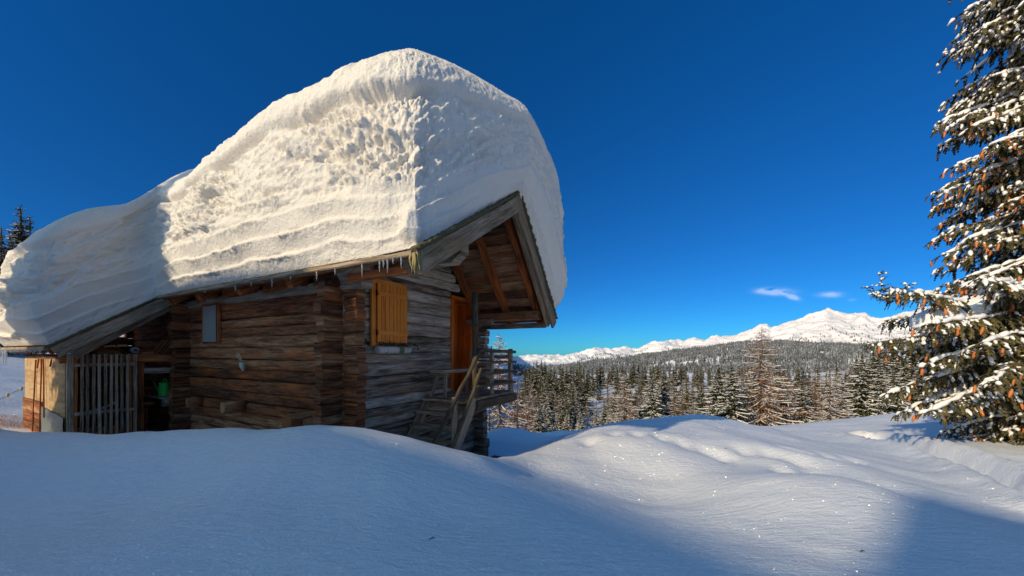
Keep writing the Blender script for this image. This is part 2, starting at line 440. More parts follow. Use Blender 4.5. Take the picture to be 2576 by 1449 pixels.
# ------------------------------------------------------------------ the ground: one sheet of snow through measured points
CP = [  # (px, py, distance Y) of the picture, turned into points of the terrain
    # slope just in front of the camera
    (-100, 1449, 2.05), (400, 1449, 2.05), (900, 1449, 2.05), (1288, 1449, 2.05), (1700, 1449, 2.1), (2050, 1449, 2.15), (2576, 1449, 2.3),
    (0, 1250, 3.0), (400, 1250, 2.9), (800, 1240, 2.8), (1150, 1280, 2.7),
    # crest of the near bank, hut side
    (-250, 1080, 5.2), (0, 1083, 4.7), (120, 1098, 4.5), (250, 1102, 4.4), (420, 1092, 4.2), (600, 1079, 4.0), (800, 1075, 3.9), (920, 1082, 3.85), (1030, 1101, 3.8), (1130, 1132, 3.7), (1210, 1157, 3.65),
    # right of it, the bank runs out
    (1300, 1190, 3.9), (1350, 1210, 3.8), (1500, 1270, 3.5),
    # big bank in the middle
    (1245, 1161, 5.6), (1320, 1138, 6.2), (1400, 1112, 6.8), (1500, 1080, 7.6), (1600, 1063, 8.2), (1700, 1056, 8.8), (1760, 1060, 8.8), (1850, 1078, 8.3), (1950, 1098, 7.8), (2050, 1128, 7.0),
    (1350, 1180, 4.9), (1500, 1180, 5.0), (1700, 1180, 5.2), (1900, 1200, 5.0),
    (1600, 1290, 3.5), (1800, 1300, 3.4), (2000, 1300, 3.3), (2200, 1250, 4.0),
    # second bank behind it
    (1600, 1062, 12.0), (1680, 1047, 12.2), (1760, 1045, 12.4), (1830, 1060, 12.4), (1870, 1082, 12.2),
    # flat field with the shadow, its far rim
    (1950, 1095, 13.5), (2100, 1115, 11.5), (2250, 1100, 12.5), (2150, 1085, 15.0), (1900, 1073, 20.0), (2000, 1068, 21.0), (2120, 1055, 23.0), (2250, 1045, 24.0),
    # bank to the right under the spruce
    (2330, 1042, 22.0), (2430, 1022, 19.0), (2400, 1075, 13.5), (2500, 1115, 9.6), (2576, 1128, 9.0), (2700, 1130, 9.0), (2800, 1080, 12), (2576, 1060, 15),
    # path
    (2220, 1125, 9.6), (2350, 1150, 8.2), (2450, 1190, 6.6), (2576, 1215, 5.6), (2400, 1300, 3.8), (2576, 1330, 3.4),
    # behind the hut: hollow and low hump, then the lip above the valley
    (1235, 1150, 8.6), (1300, 1130, 9.5), (1260, 1083, 12.0), (1300, 1084, 12.0), (1350, 1098, 11.5), (1420, 1095, 13.0), (1290, 1084, 17.0), (1400, 1085, 17.5), (1470, 1088, 18.0), (1560, 1085, 18.0),
    # clearing on the far side of the dip
    (1300, 1105, 40.0), (1600, 1105, 42.0), (1850, 1100, 40.0), (2100, 1090, 38.0),
    (1400, 1040, 80.0), (1600, 1030, 82.0), (1480, 995, 110.0), (1650, 985, 112.0), (1300, 990, 120.0), (1500, 962, 140.0), (1350, 965, 150.0), (1700, 965, 130.0),
    (1900, 990, 85.0), (2100, 985, 85.0), (2250, 980, 85.0), (2400, 960, 80), (2600, 900, 70),
    # slope rising behind the hut on the left
    (10, 935, 13.5), (60, 945, 13.0), (40, 1040, 9.0), (-60, 1050, 8.0), (0, 850, 22.0), (-200, 850, 20.0), (150, 860, 26.0), (0, 800, 40.0), (300, 800, 45.0), (700, 850, 60.0), (1100, 930, 70.0),
]
CW = [unproj(*c) for c in CP]
CW += [  # hidden but real: behind the near bank, around and under the hut, behind the viewer
    (-3.2, 4.75, -1.55), (-4.4, 4.9, -1.6), (-2.2, 4.9, -1.7), (-1.5, 5.3, -2.0), (-0.9, 6.0, -2.25), (-0.3, 7.0, -2.4), (-6.2, 5.6, -1.55), (-8.2, 6.6, -1.5), (-7.5, 6.0, -1.5), (-9.5, 7.0, -1.5),
    (-4.5, 7.5, -1.7), (-6, 9.5, -1.9), (-3, 10, -2.4),
    (0, 0, -1.55), (-3, 0, -1.45), (3, 0, -1.5), (-6, 1, -1.3), (6, 1, -1.4), (0, -4, -1.4), (-5, -5, -.9), (6, -5, -1.2), (12, 0, -1.2), (12, -8, -.8),
    (0, -15, -.8), (-15, -12, .3), (-14, 2, .2), (15, -15, -.3), (-30, -30, 2), (30, -30, 1), (-30, 5, 4), (40, 0, 0), (0, -60, 2), (-60, 20, 9), (60, -40, 2), (-40, -80, 6), (-60, 60, 12), (-30, 80, 6), (80, 20, -4), (100, 60, -8),
]
CW = np.array(CW, float)
WS = 3.0
def warp(x): return np.arcsinh(np.asarray(x, float) / WS)
def _kern(d2): return np.where(d2 > 1e-12, .5 * d2 * np.log(np.maximum(d2, 1e-12)), 0)
def _solve(Q, z, lam=1e-4):
    n = len(Q); D = ((Q[:, None] - Q[None]) ** 2).sum(-1)
    A = np.zeros((n + 3, n + 3)); A[:n, :n] = _kern(D) + np.eye(n) * lam
    Pm = np.c_[np.ones(n), Q]; A[:n, n:] = Pm; A[n:, :n] = Pm.T
    return np.linalg.solve(A, np.r_[z, 0, 0, 0])
_Q = np.c_[warp(CW[:, 0]), warp(CW[:, 1])]
_Wt = _solve(_Q, CW[:, 2])
def tps(x, y):
    x = np.asarray(x, float); y = np.asarray(y, float); sh = x.shape
    q = np.c_[warp(x.ravel()), warp(y.ravel())]
    out = np.empty(len(q))
    for i in range(0, len(q), 60000):
        c = q[i:i + 60000]; D = ((c[:, None] - _Q[None]) ** 2).sum(-1)
        out[i:i + 60000] = _kern(D) @ _Wt[:len(_Q)] + _Wt[len(_Q)] + c @ _Wt[len(_Q) + 1:]
    return out.reshape(sh)
# animal track across the big bank, two odd hollows, the trodden path
TRACK = [(1480, 1131, 6.3), (1545, 1124, 6.6), (1600, 1128, 6.5), (1660, 1134, 6.4), (1715, 1143, 6.2), (1770, 1152, 6.0), (1815, 1163, 5.7), (1872, 1157, 5.9), (1930, 1160, 5.8), (1985, 1150, 6.1), (2045, 1155, 5.9), (2095, 1152, 6.0), (2150, 1151, 6.1), (2010, 1178, 5.4), (2040, 1200, 5.0), (1985, 1204, 4.9)]
TRK = [unproj(*t) for t in TRACK]
PATH = [unproj(*t) for t in [(2180, 1092, 13.2), (2225, 1104, 11.6), (2290, 1121, 9.8), (2350, 1137, 8.8), (2420, 1163, 7.6), (2480, 1190, 6.7), (2540, 1212, 5.9), (2640, 1250, 5.0), (2800, 1330, 4.0)]]
def path_dist(x, y):
    best = np.full(np.shape(x), 1e9); side = np.zeros(np.shape(x))
    for (ax, ay, _), (bx, by, _) in zip(PATH[:-1], PATH[1:]):
        dx, dy = bx - ax, by - ay; L2 = dx * dx + dy * dy
        t = np.clip(((x - ax) * dx + (y - ay) * dy) / L2, 0, 1)
        px, py = ax + t * dx - x, ay + t * dy - y
        d = np.hypot(px, py); sgn = np.sign((x - ax) * dy - (y - ay) * dx)
        m = d < best; best = np.where(m, d, best); side = np.where(m, sgn, side)
    return best, side
def detail(x, y):
    r = np.hypot(x, y)
    z = .085 * fbm(x / 2.0, y / 2.0, 3.1, 3) * sstep(2.5, 6, r)
    z = z + .03 * fbm(x / 1.1 + y * .25, y / .8, 6.1, 3) * sstep(.5, 3, r)
    z = z + .014 * fbm(x / .55 + .3 * y, y / .3, 1.7, 4) * (1 - sstep(15, 40, r))
    z = z + 1.5 * fbm(x / 25, y / 25, 8.2, 4) * sstep(28, 70, r)
    for (hx, hy, hh_, hr) in ((3.15, 4.1, .26, .95), (1.75, 4.5, -.16, .8), (2.2, 6.3, .12, .8), (4.6, 5.6, .16, 1.1), (-2.2, 2.7, .07, .9), (-.4, 2.6, -.06, .6)):
        z = z + hh_ * np.exp(-((x - hx) ** 2 + (y - hy) ** 2) / hr ** 2)
    for (tx, ty, _) in TRK:
        d2 = ((x - tx) / .15) ** 2 + ((y - ty) / .21) ** 2
        z = z - .085 * np.exp(-d2)
    d, s = path_dist(x, y)
    near = np.exp(-(d / .9) ** 4)
    rough = fbm(x / .30, y / .30, 5.5, 4, .6)
    z = z + near * .13 * rough
    z = z - .42 * np.exp(-(d / .38) ** 4) + .16 * np.exp(-((d - .62) / .22) ** 2)
    # hollow melted round the walls of the hut
    return z
def ground_z(x, y): return tps(x, y) + detail(np.asarray(x, float), np.asarray(y, float))
def gz(x, y): return float(ground_z(np.array([float(x)]), np.array([float(y)]))[0])
# added unseen ridge left of and behind the viewer, shaped to shade foreground and walls
def bank(x, y, base):
    yc = y - .895 * (x + 9.0)
    top = np.maximum(0, np.interp(yc, *zip(*SHADE_RIDGE_TOP)) - base)
    f = np.where(x > -9.0, np.exp(-((x + 9.0) / .8) ** 2), np.exp(-((x + 9.0) / 6.0) ** 2))
    return top * f
SHADE_RIDGE_TOP = [(-22, -2), (-17, 3.0), (-12, 6.2), (-9, 7.2), (-8.0, 7.1), (-7.75, 5.45), (-7.4, 5.35), (-6.3, 5.0), (-4.3, 4.35), (-3.0, 3.85), (-2.4, 3.75), (-2.1, 4.25), (-1.5, 4.6), (-1.2, 5.1), (1.43, 4.05), (4.0, 2.9), (4.25, -2)]
NU, NV = 1000, 900
gu = np.linspace(float(warp(-2500)), float(warp(3500)), NU)
vfar, vback = float(warp(5000)), float(warp(-1500))
# finer rows in front of the viewer
tv = np.linspace(0, 1, NV)
gv = vback + (vfar - vback) * (tv ** .82)
GX, GY = np.meshgrid(WS * np.sinh(gu), WS * np.sinh(gv), indexing='ij')
GZ = ground_z(GX, GY)
rr = np.hypot(GX, GY)
GZ = GZ * (1 - sstep(180, 500, rr)) + (-70 + .0 * GX) * sstep(180, 500, rr)
GZ = GZ + SHADE_RIDGE_ON * bank(GX, GY, GZ)
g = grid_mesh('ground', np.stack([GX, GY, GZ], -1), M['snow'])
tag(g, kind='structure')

# ------------------------------------------------------------------ forested hillside and the white mountains across the valley
def ipl(x, tab):
    xs, ys = zip(*tab)
    xx = np.asarray(x, float)
    lin = np.interp(xx, xs, ys)
    return lin
SK_F = [(-400, 904), (1250, 916), (1330, 929), (1400, 924), (1500, 912), (1600, 899), (1700, 887), (1800, 875), (1870, 865), (1950, 863), (2050, 868), (2150, 872), (2300, 864), (2450, 857), (3200, 842)]
SK_M = [(-400, 905), (1200, 912), (1290, 908), (1340, 904), (1395, 903), (1420, 897), (1445, 892), (1480, 888), (1495, 882), (1520, 885), (1545, 884), (1565, 880), (1600, 884), (1640, 868), (1680, 862), (1720, 860), (1745, 852), (1775, 858), (1800, 852), (1850, 846), (1868, 838), (1890, 831), (1912, 818), (1930, 820), (1940, 828), (1960, 820), (2000, 806), (2030, 797), (2060, 786), (2082, 780), (2095, 785), (2120, 790), (2150, 792), (2175, 791), (2190, 802), (2205, 805), (2240, 800), (2262, 790), (2290, 786), (2320, 776), (2400, 760), (2600, 740), (3200, 760)]
def hill(name, sky_tab, Y0, Y1, y0pix, nr, nc, power, namp, mat, nseed, back=1.25):
    pxs = np.linspace(-100, 3100, nc); r = (pxs - CXP) / FPX
    yy = Y0 * (Y1 * back / Y0) ** np.linspace(0, 1, nr)
    Rr, YY = np.meshgrid(r, yy, indexing='ij')
    XX = Rr * YY
    zr = (HY - ipl(pxs, sky_tab)) / FPX * Y1
    z0 = (HY - y0pix) / FPX * Y0
    t = np.clip((YY - Y0) / (Y1 - Y0), 0, None)
    prof = np.where(t < 1, np.clip(t, 0, 1) ** power, 1 - (t - 1) * 2.5)
    Z = z0 + (zr[:, None] - z0) * prof
    rid = fbm(XX / (Y1 * .11), YY / (Y1 * .13), nseed, 6, .52, True)
    env = sstep(0, .3, t) * (1 - .75 * sstep(.86, .99, t) * (1 - sstep(1.0, 1.1, t)))
    Z = Z + namp * rid * env - namp * .3 * env
    Z = Z + namp * .22 * fbm(XX / (Y1 * .012), YY / (Y1 * .03), nseed + 4, 4) * sstep(.3, .8, t)
    P = np.stack([XX, YY, Z], -1)
    o = grid_mesh(name, P, mat)
    tag(o, kind='structure')
    return P
def rock_snow(name, lo, hi, rockc):
    k = N(name)
    geo = k.n('ShaderNodeNewGeometry')
    obj = k.n('ShaderNodeTexCoord').outputs['Object']
    sp = k.n('ShaderNodeSeparateXYZ'); k.l(geo.outputs['Normal'], sp.inputs[0])
    n1 = k.noise(obj, .02, 7, .68)
    n2 = k.noise(obj, .004, 4, .6)
    steep = k.math('SUBTRACT', k.math('ADD', .46, k.math('MULTIPLY', k.math('SUBTRACT', n1, .5), 1.1)), sp.outputs['Z'])
    rk = k.math('MULTIPLY', steep, 7.0, True)
    patch = k.math('MULTIPLY', k.math('SUBTRACT', k.noise(obj, .05, 5, .7), .66), 16.0, True)
    low = k.n('ShaderNodeSeparateXYZ'); k.l(geo.outputs['Position'], low.inputs[0])
    lowm = k.math('SUBTRACT', 1.0, k.math('DIVIDE', k.math('SUBTRACT', low.outputs['Z'], lo), hi - lo), True)
    f = k.math('MAXIMUM', k.math('MULTIPLY', rk, .55), k.math('MULTIPLY', patch, k.math('MULTIPLY', lowm, .8)))
    k.l(k.mix(f, c4(.88, .87, .86), c4(*rockc)), k.b.inputs['Base Color'])
    k.b.inputs['Roughness'].default_value = .8
    k.bump(n1, .5, 12.0)
    return k.m
M['mountain'] = rock_snow('snowy_mountain', 60.0, 260.0, (.11, .10, .10))
M['hill'] = rock_snow('snowy_hillside', -500.0, -400.0, (.12, .12, .12))
Pm = hill('mountain', SK_M, 1700, 4200, 935, 240, 1000, .9, 95, M['mountain'], 2.2)
Pf = hill('hillside', SK_F, 420, 1900, 1010, 170, 800, .72, 26, M['hill'], 6.2, 1.12)

# the wood on the hillside: past counting, one object
def forest_mass(name, P, n, h0, h1, seed, jlo, jhi, collim, thr, mat):
    rs = np.random.RandomState(seed)
    m, q = P.shape[:2]
    V = []; F = []
    k = 0; base = 0
    ii = rs.uniform(collim[0], collim[1], n * 3) * (m - 1); jj = (rs.uniform(0, 1, n * 3) ** .55 * (jhi - jlo) + jlo) * (q - 1)
    i0 = ii.astype(int); j0 = jj.astype(int)
    fi = (ii - i0)[:, None]; fj = (jj - j0)[:, None]
    i1 = np.minimum(i0 + 1, m - 1); j1 = np.minimum(j0 + 1, q - 1)
    pos = (P[i0, j0] * (1 - fi) + P[i1, j0] * fi) * (1 - fj) + (P[i0, j1] * (1 - fi) + P[i1, j1] * fi) * fj
    dn = fbm(pos[:, 0] / 190, pos[:, 1] / 330, 3.3, 4)
    keep = dn + .35 * rs.uniform(-1, 1, len(dn)) > thr(pos, jj / (q - 1))
    pos = pos[keep][:n]; n = len(pos)
    hh = rs.uniform(h0, h1, n); rad = hh * rs.uniform(.16, .25, n)
    ang = np.linspace(0, 2 * np.pi, 6)[:-1]
    vs = []; fs = []
    for (zb, zt, rk) in ((.02, .62, 1.0), (.42, 1.0, .62)):
        a0 = rs.uniform(0, 6.28, n)
        ring = np.stack([pos[:, None, 0] + np.cos(ang + a0[:, None]) * (rad * rk)[:, None],
                         pos[:, None, 1] + np.sin(ang + a0[:, None]) * (rad * rk)[:, None],
                         np.repeat((pos[:, 2] + hh * zb)[:, None], 5, 1) + rs.uniform(-.06, .06, (n, 5)) * hh[:, None]], -1)
        top = np.stack([pos[:, 0], pos[:, 1], pos[:, 2] + hh * zt], -1)[:, None]
        blk = np.concatenate([ring, top], 1)
        st = base + np.arange(n)[:, None, None] * 6
        tri = np.array([[a, (a + 1) % 5, 5] for a in range(5)])[None]
        fs.append((st + tri).reshape(-1, 3)); vs.append(blk.reshape(-1, 3)); base += n * 6
    V = np.concatenate(vs); F = np.concatenate(fs)
    me = bpy.data.meshes.new(name)
    me.vertices.add(len(V)); me.vertices.foreach_set('co', V.reshape(-1).astype(np.float32))
    me.loops.add(F.size); me.loops.foreach_set('vertex_index', F.reshape(-1).astype(np.int32))
    me.polygons.add(len(F)); me.polygons.foreach_set('loop_start', np.arange(0, F.size, 3, dtype=np.int32))
    me.update(calc_edges=True)
    me.materials.append(mat)
    o = bpy.data.objects.new(name, me); COL.objects.link(o)
    return o
def frosted(name, dark, light, sc, thr=.5, gain=4.0):
    k = N(name)
    obj = k.n('ShaderNodeTexCoord').outputs['Object']
    n = k.noise(obj, sc, 3, .6); n2 = k.noise(obj, sc * .07, 3, .6)
    f = k.math('MULTIPLY', k.math('SUBTRACT', k.math('ADD', n, k.math('MULTIPLY', k.math('SUBTRACT', n2, .5), .8)), thr), gain, True)
    k.l(k.mix(f, c4(*dark), c4(*light)), k.b.inputs['Base Color'])
    k.b.inputs['Roughness'].default_value = .9; k.b.inputs['Specular IOR Level'].default_value = .1
    return k.m
M['far_wood'] = frosted('frosted_hazed_far_wood', (.095, .105, .11), (.34, .36, .38), .35, .44)  # frost, plus distance haze painted into the lighter grey-blue tones
def thr_f(pos, j): return -.32 + .9 * sstep(.86, 1.0, j) * 0 + 0 * pos[:, 0]
fm = forest_mass('forest', Pf, 34000, 9, 17, 5, .05, .93, (.34, .86), thr_f, M['far_wood'])
tag(fm, 'frosted conifer forest covering the hillside across the valley below the white peaks', 'forest', kind='stuff')
def thr_m(pos, j): return -.25 + .9 * sstep(.12, .55, j) + 0 * pos[:, 0]
fm2 = forest_mass('scattered_wood', Pm, 5000, 9, 17, 9, .02, .60, (.45, .86), thr_m, M['far_wood'])
tag(fm2, 'thin scatter of small dark trees at the tree line on the white mountain slope', 'trees', kind='stuff')
# ------------------------------------------------------------------ hut frame: local x = across (t), local y = rearwards (a)
HC = Vector((-2.34, 5.0, 0.0))
HYAW = math.atan2(.879, .476)
GV = Vector((math.cos(HYAW), math.sin(HYAW), 0)); AV = Vector((-math.sin(HYAW), math.cos(HYAW), 0))
def hut_world(t, a, z=0): return HC + GV * t + AV * a + Vector((0, 0, z))
# roof planes
RT, RZ = 1.85, 2.54              # ridge
TL, ZL = -.46, 1.05              # left eave of the main roof
TLL, ZLL = -1.75, .09            # eave of the lean-to part
TR, ZR = 3.405, .668             # right eave
AF, AB, ALT = -1.75, 7.95, 4.59  # front verge, back verge, start of lean-to

# ------------------------------------------------------------------ the snow on the roof, one huge bolster
#  u-station: (a, t, z at the roof edge), outward normal (a, t), bulge b, set-back d, top z, weight of crust lumps, span up to next
ST = [
    (7.95, -1.75, .09, .25, -.97, .16, 1.10, 1.30, .6),
    (7.2, -1.75, .09, 0, -1, .28, 1.05, 1.76, 1.),
    (6.4, -1.75, .09, 0, -1, .34, 1.00, 2.05, 1.),
    (5.4, -1.75, .09, 0, -1, .32, .98, 2.32, .8),
    (4.72, -1.72, .09, -.30, -.95, .22, .98, 2.58, .3),
    (4.60, -1.10, .57, -.25, -.97, .22, 1.15, 2.97, .3),
    (4.56, -.50, 1.02, -.12, -.99, .12, 1.25, 3.82, .35),
    (3.7, -.46, 1.05, 0, -1, .26, 1.05, 3.51, 1.),
    (2.7, -.46, 1.05, 0, -1, .30, .90, 3.57, 1.),
    (1.6, -.46, 1.05, 0, -1, .30, .90, 3.70, 1.),
    (.6, -.46, 1.05, 0, -1, .30, .90, 3.86, 1.),
    (-.5, -.46, 1.05, -.25, -.97, .22, .98, 3.98, 1.),
    (-1.2, -.46, 1.05, -.5, -.87, .10, 1.15, 4.03, 1.),
    (-1.73, -.40, 1.09, -.78, -.62, -.12, 1.45, 4.04, .8),
    (-1.75, .25, 1.50, -.95, -.31, .06, 1.10, 4.09, .7),
    (-1.75, 1.05, 2.02, -1, 0, .26, .78, 4.15, .35),
    (-1.75, 1.75, 2.48, -1, 0, .36, .60, 4.22, .35),
    (-1.75, 2.05, 2.30, -1, .05, .38, .60, 4.23, .3),
    (-1.75, 2.5, 1.76, -1, .15, .38, .60, 4.14, .3),
    (-1.75, 2.95, 1.22, -1, .25, .36, .55, 3.96, .3),
    (-1.72, 3.30, .80, -.9, .45, .33, .45, 2.30, .3),
    (-1.5, 3.40, .67, -.35, .93, .30, .42, 1.95, .3),
    (1.0, 3.405, .668, 0, 1, .30, .5, 2.10, .4),
    (5.0, 3.405, .668, 0, 1, .30, .5, 2.10, .4),
    (7.8, 3.405, .668, .6, .8, .30, .5, 2.00, .4),
    (7.95, 2.6, 1.63, 1, 0, .25, .5, 3.40, .4),
    (7.95, 1.85, 2.54, 1, 0, .25, .6, 3.90, .4),
    (7.95, .6, 1.73, 1, 0, .25, .6, 3.60, .4),
    (7.95, -.6, .94, 1, -.1, .28, .8, 2.90, .4),
]
ST = np.array(ST)
def catmull(tab, s):
    n = len(tab); i = np.floor(s).astype(int); f = (s - i)[:, None]
    p0, p1, p2, p3 = [tab[(i + k) % n] for k in (-1, 0, 1, 2)]
    lin = p1 * (1 - f) + p2 * f
    cm_ = .5 * ((2 * p1) + (-p0 + p2) * f + (2 * p0 - 5 * p1 + 4 * p2 - p3) * f ** 2 + (-p0 + 3 * p1 - 3 * p2 + p3) * f ** 3)
    return lin, cm_
def roof_snow_points(nu=1150, nv=190):
    # station parameter spread by how large each span shows
    seglen = []
    for i in range(len(ST)):
        a, b = ST[i], ST[(i + 1) % len(ST)]
        L = math.hypot(a[0] - b[0], a[1] - b[1]) + .35
        seglen.append(L * (.25 if i >= 21 else 1.0) * (1.25 if 7 <= i <= 20 else .9))
    cum = np.r_[0, np.cumsum(seglen)]
    q = np.linspace(0, cum[-1], nu, endpoint=False)
    s = np.interp(q, cum, np.arange(len(ST) + 1))
    lin, cmv = catmull(ST, s)
    E = lin[:, :3].copy()
    # edge itself follows the straight roof lines; the rest is smooth
    nrm = cmv[:, 3:5]; nrm /= np.linalg.norm(nrm, axis=1)[:, None]
    b, d, zt, lump = cmv[:, 5], cmv[:, 6], cmv[:, 7], cmv[:, 8]
    Es = cmv[:, :2]
    arc = np.cumsum(np.r_[0, np.hypot(*(np.diff(Es, axis=0).T))])
    v = np.linspace(0, 1, nv)
    nE = nv
    U, Vv = np.meshgrid(np.arange(nu), v, indexing='ij')
    # edge -> rounded face -> top
    P0 = np.c_[E[:, 0], E[:, 1], E[:, 2]]
    h = zt - E[:, 2]
    def pt(out, zfrac):
        o = np.c_[Es * 1.0 + nrm * out[:, None], E[:, 2] + h * zfrac]
        return o
    C0 = np.c_[E[:, :2], E[:, 2] + .015]
    C1 = pt(b * 1.25, .20); C2 = pt(b * 1.5, .66); C3 = pt(b * .35 - d * .15, 1.0); C4 = pt(-d, 1.0)
    B = [1, 4, 6, 4, 1]
    F = np.zeros((nu, nv, 3))
    for k, C in enumerate((C0, C1, C2, C3, C4)):
        w = B[k] * v ** k * (1 - v) ** (4 - k)
        F += C[:, None] * w[None, :, None]
    # tangent normals for displacement
    du = np.roll(F, -1, 0) - np.roll(F, 1, 0)
    dv = np.gradient(F, axis=1)
    nn = np.cross(du, dv); nn /= np.maximum(np.linalg.norm(nn, axis=2), 1e-9)[..., None]
    mid = F.mean(axis=(0, 1))
    sgn = np.sign(((F - mid) * nn).sum(-1).mean()); nn *= sgn
    A, T, Z = F[..., 0], F[..., 1], F[..., 2]
    vv = Vv
    along = np.repeat(arc[:, None], nv, 1)
    hz = Z - E[:, 2][:, None]
    lum = lump[:, None]
    wob = .05 * fbm(along / 1.7, 0.0 * vv, 2.0, 3)
    # settled layers low on the face
    ph = (hz + .15 * fbm(along / 1.5, hz * .5, 7.7, 4)) * 4.2
    saw = ph - np.floor(ph)
    lay = (saw ** 1.6) * (1 - sstep(.86, 1.0, saw)) * 1.6 - .4
    lstr = .15 + 1.1 * sstep(-.4, .4, fbm(along / .9, np.floor(ph) * 3.1, 5.0, 2))
    zlow = sstep(.03, .10, vv) * (1 - sstep(.26, .36, vv))
    frill = fbm(along / .07, hz / .05, 3.0, 3, .6)
    D = zlow * lstr * (.050 * lay + .030 * frill * sstep(.35, .8, saw)) * (.35 + .8 * lum)
    # crust torn into lumps in the middle
    tear = fbm(along / .75, hz / .36, T * .6, 4, .55)
    lump1 = np.abs(fbm(along / .34 + tear, hz / .24, 9.0, 4, .5)) * 2.8 - .8
    lump2 = np.abs(fbm(along / .12, hz / .11 + tear, 4.0, 3, .55)) * 2.6 - .8
    ledge = np.tanh(6 * np.sin((hz + .22 * tear + along * .05) * 7.5)) * sstep(-.2, .5, tear)
    zmid = sstep(.20, .30, vv + wob) * (1 - sstep(.50, .56, vv + wob))
    big = sstep(-.35, .35, fbm(along / 1.5, hz / .8, 12.0, 2)) * .8 + .45
    D += zmid * lum * big * (.15 * tear + .085 * lump1 + .042 * lump2 + .065 * ledge)
    D += zmid * (1 - np.clip(lum, 0, 1)) * (.08 * tear + .045 * lump1 + .015 * lump2)
    # the lip: the smooth top layer overhangs a long crack
    crack = .545 + .035 * fbm(along / 1.4, 1.0, 6.0, 3) - .02
    cdist = (vv - crack)
    D -= (.12 * np.exp(-(cdist / .012) ** 2) * sstep(-.35, .15, fbm(along / .8, 2.0, 9.0, 2))) * np.clip(lum, 0, 1)
    D += .075 * sstep(0.0, .035, cdist) * (1 - sstep(.10, .24, cdist)) * np.clip(lum, 0, 1) * (1 + .35 * lump1)
    ztop = sstep(.53, .58, vv)
    fine = fbm(along / .055, hz / .10 + T * 8, 2.2, 3, .6)
    drip = fbm(along / .045, hz / .26, 8.8, 3, .6)
    D += (ztop * (1 - .6 * sstep(.9, 1, vv)) + .35 * zmid) * .011 * fine + .006 * drip * sstep(.3, .7, vv)
    D += .10 * fbm(along / 2.1, vv * 1.6, 1.3, 2) * sstep(.05, .3, vv) * (1 - sstep(.8, 1, vv))
    cs = np.exp(-((s - 13.0) / 1.1) ** 2)[:, None]
    D += cs * .05 * fbm(along / .30, hz / .34, 21.0, 4, .6) * sstep(.04, .15, vv) * (1 - sstep(.6, .8, vv))
    D += .13 * np.exp(-((s - 12.85) / .22) ** 2)[:, None] * np.exp(-((vv - .085) / .055) ** 2)
    edge = sstep(0, .05, vv)
    D += .02 * fbm(along / .12, hz / .1, 6.6, 2) * sstep(0, .03, vv) * (1 - sstep(.05, .12, vv))
    F = F + nn * (D * edge)[..., None]
    # cap over the top towards the spine, and the underside lying on the roof
    n2 = 34
    top = F[:, -1]
    aa = np.clip(top[:, 0], -.6, 7.2)
    spz = np.interp(aa, [-.9, .2, 3, 4.6, 7.4], [3.95, 4.45, 4.70, 4.50, 3.7])
    spine = np.c_[aa, np.full(nu, 1.45), spz]
    k = np.linspace(0, 1, n2 + 1)[1:]
    cap = top[:, None] * (1 - k[None, :, None]) + spine[:, None] * k[None, :, None]
    cap[..., 2] = top[:, None, 2] + (spine[:, None, 2] - top[:, None, 2]) * np.sin(k * np.pi / 2)[None]
    cap[..., 2] += .02 * fbm(cap[..., 0] / .5, cap[..., 1] / .5, 2.2, 3) * (1 - k)[None] * k[None] * 4
    a0 = np.clip(E[:, 0], -.9, 7.5)
    low = np.c_[a0, np.full(nu, RT), np.full(nu, RZ + .02)]
    kk = np.linspace(1, 0, 6)[:-1]
    und = P0[:, None] * (1 - kk[None, :, None]) + low[:, None] * kk[None, :, None]
    und[..., 2] += .012
    allp = np.concatenate([und, F, cap], 1)
    W = np.empty_like(allp)
    W[..., 0] = allp[..., 1]; W[..., 1] = allp[..., 0]; W[..., 2] = allp[..., 2]
    return W
rnd = random.Random(11)
roof_W = roof_snow_points()
hut = empty('alpine_hut', HC, HYAW, 'weathered log hut with orange door and shutter beneath a huge cap of snow', 'hut')
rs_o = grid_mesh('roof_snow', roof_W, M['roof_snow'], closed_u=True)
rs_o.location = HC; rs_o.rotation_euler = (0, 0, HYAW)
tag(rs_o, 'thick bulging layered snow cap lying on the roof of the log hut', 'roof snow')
def roof_z(t):
    if t < TL: return ZL + (t - TL) * (ZL - ZLL) / (TL - TLL)
    if t < RT: return ZL + (t - TL) * (RZ - ZL) / (RT - TL)
    return RZ - (t - RT) * (RZ - ZR) / (TR - RT)
SL = math.atan2(RZ - ZL, RT - TL); SR = math.atan2(RZ - ZR, TR - RT); SLL = math.atan2(ZL - ZLL, TL - TLL)

def rows(z0, z1, seed, lo=.135, hi=.215):
    q = random.Random(seed); z = z0; out = []
    while z < z1:
        h = q.uniform(lo, hi); out.append((z, h)); z += h
    return out
# --- gable wall
gw = MB(); ge = MB(); q = random.Random(3)
GR = rows(-2.75, 2.6, 21)
for n, (z, h) in enumerate(GR):
    zc = z + h / 2
    x0 = -.30 + q.uniform(-.05, .03) - (.10 if zc > .98 else 0); x1 = 3.42 + q.uniform(-.03, .05)
    if z + h > 1.02:
        x0 = max(x0, TL + (z + h + .17 - ZL) / math.tan(SL)); x1 = min(x1, RT + (RZ - z - h - .17) / math.tan(SR))
        if x1 - x0 < .2: continue
    spans = [(x0, x1)]
    if z < 1.10 and z + h > -.80: spans = [(x0, 2.40), (3.08, x1)]
    tone = q.random()
    for (a, b) in spans:
        if b - a < .05: continue
        if a < 0:
            ge.beam((a, .075, zc), (.0, .075, zc), .15, h - .007, seg=3, jit=.008, ch=.024, rng=q, tone=q.random(), bulge=.005); a = .002
        gw.beam((a, .075, zc), (b, .075, zc + q.uniform(-.012, .012)), .15, h - .007, seg=max(2, int((b - a) / .22)), jit=.008, ch=.024, rng=q, tone=tone, bulge=.005)
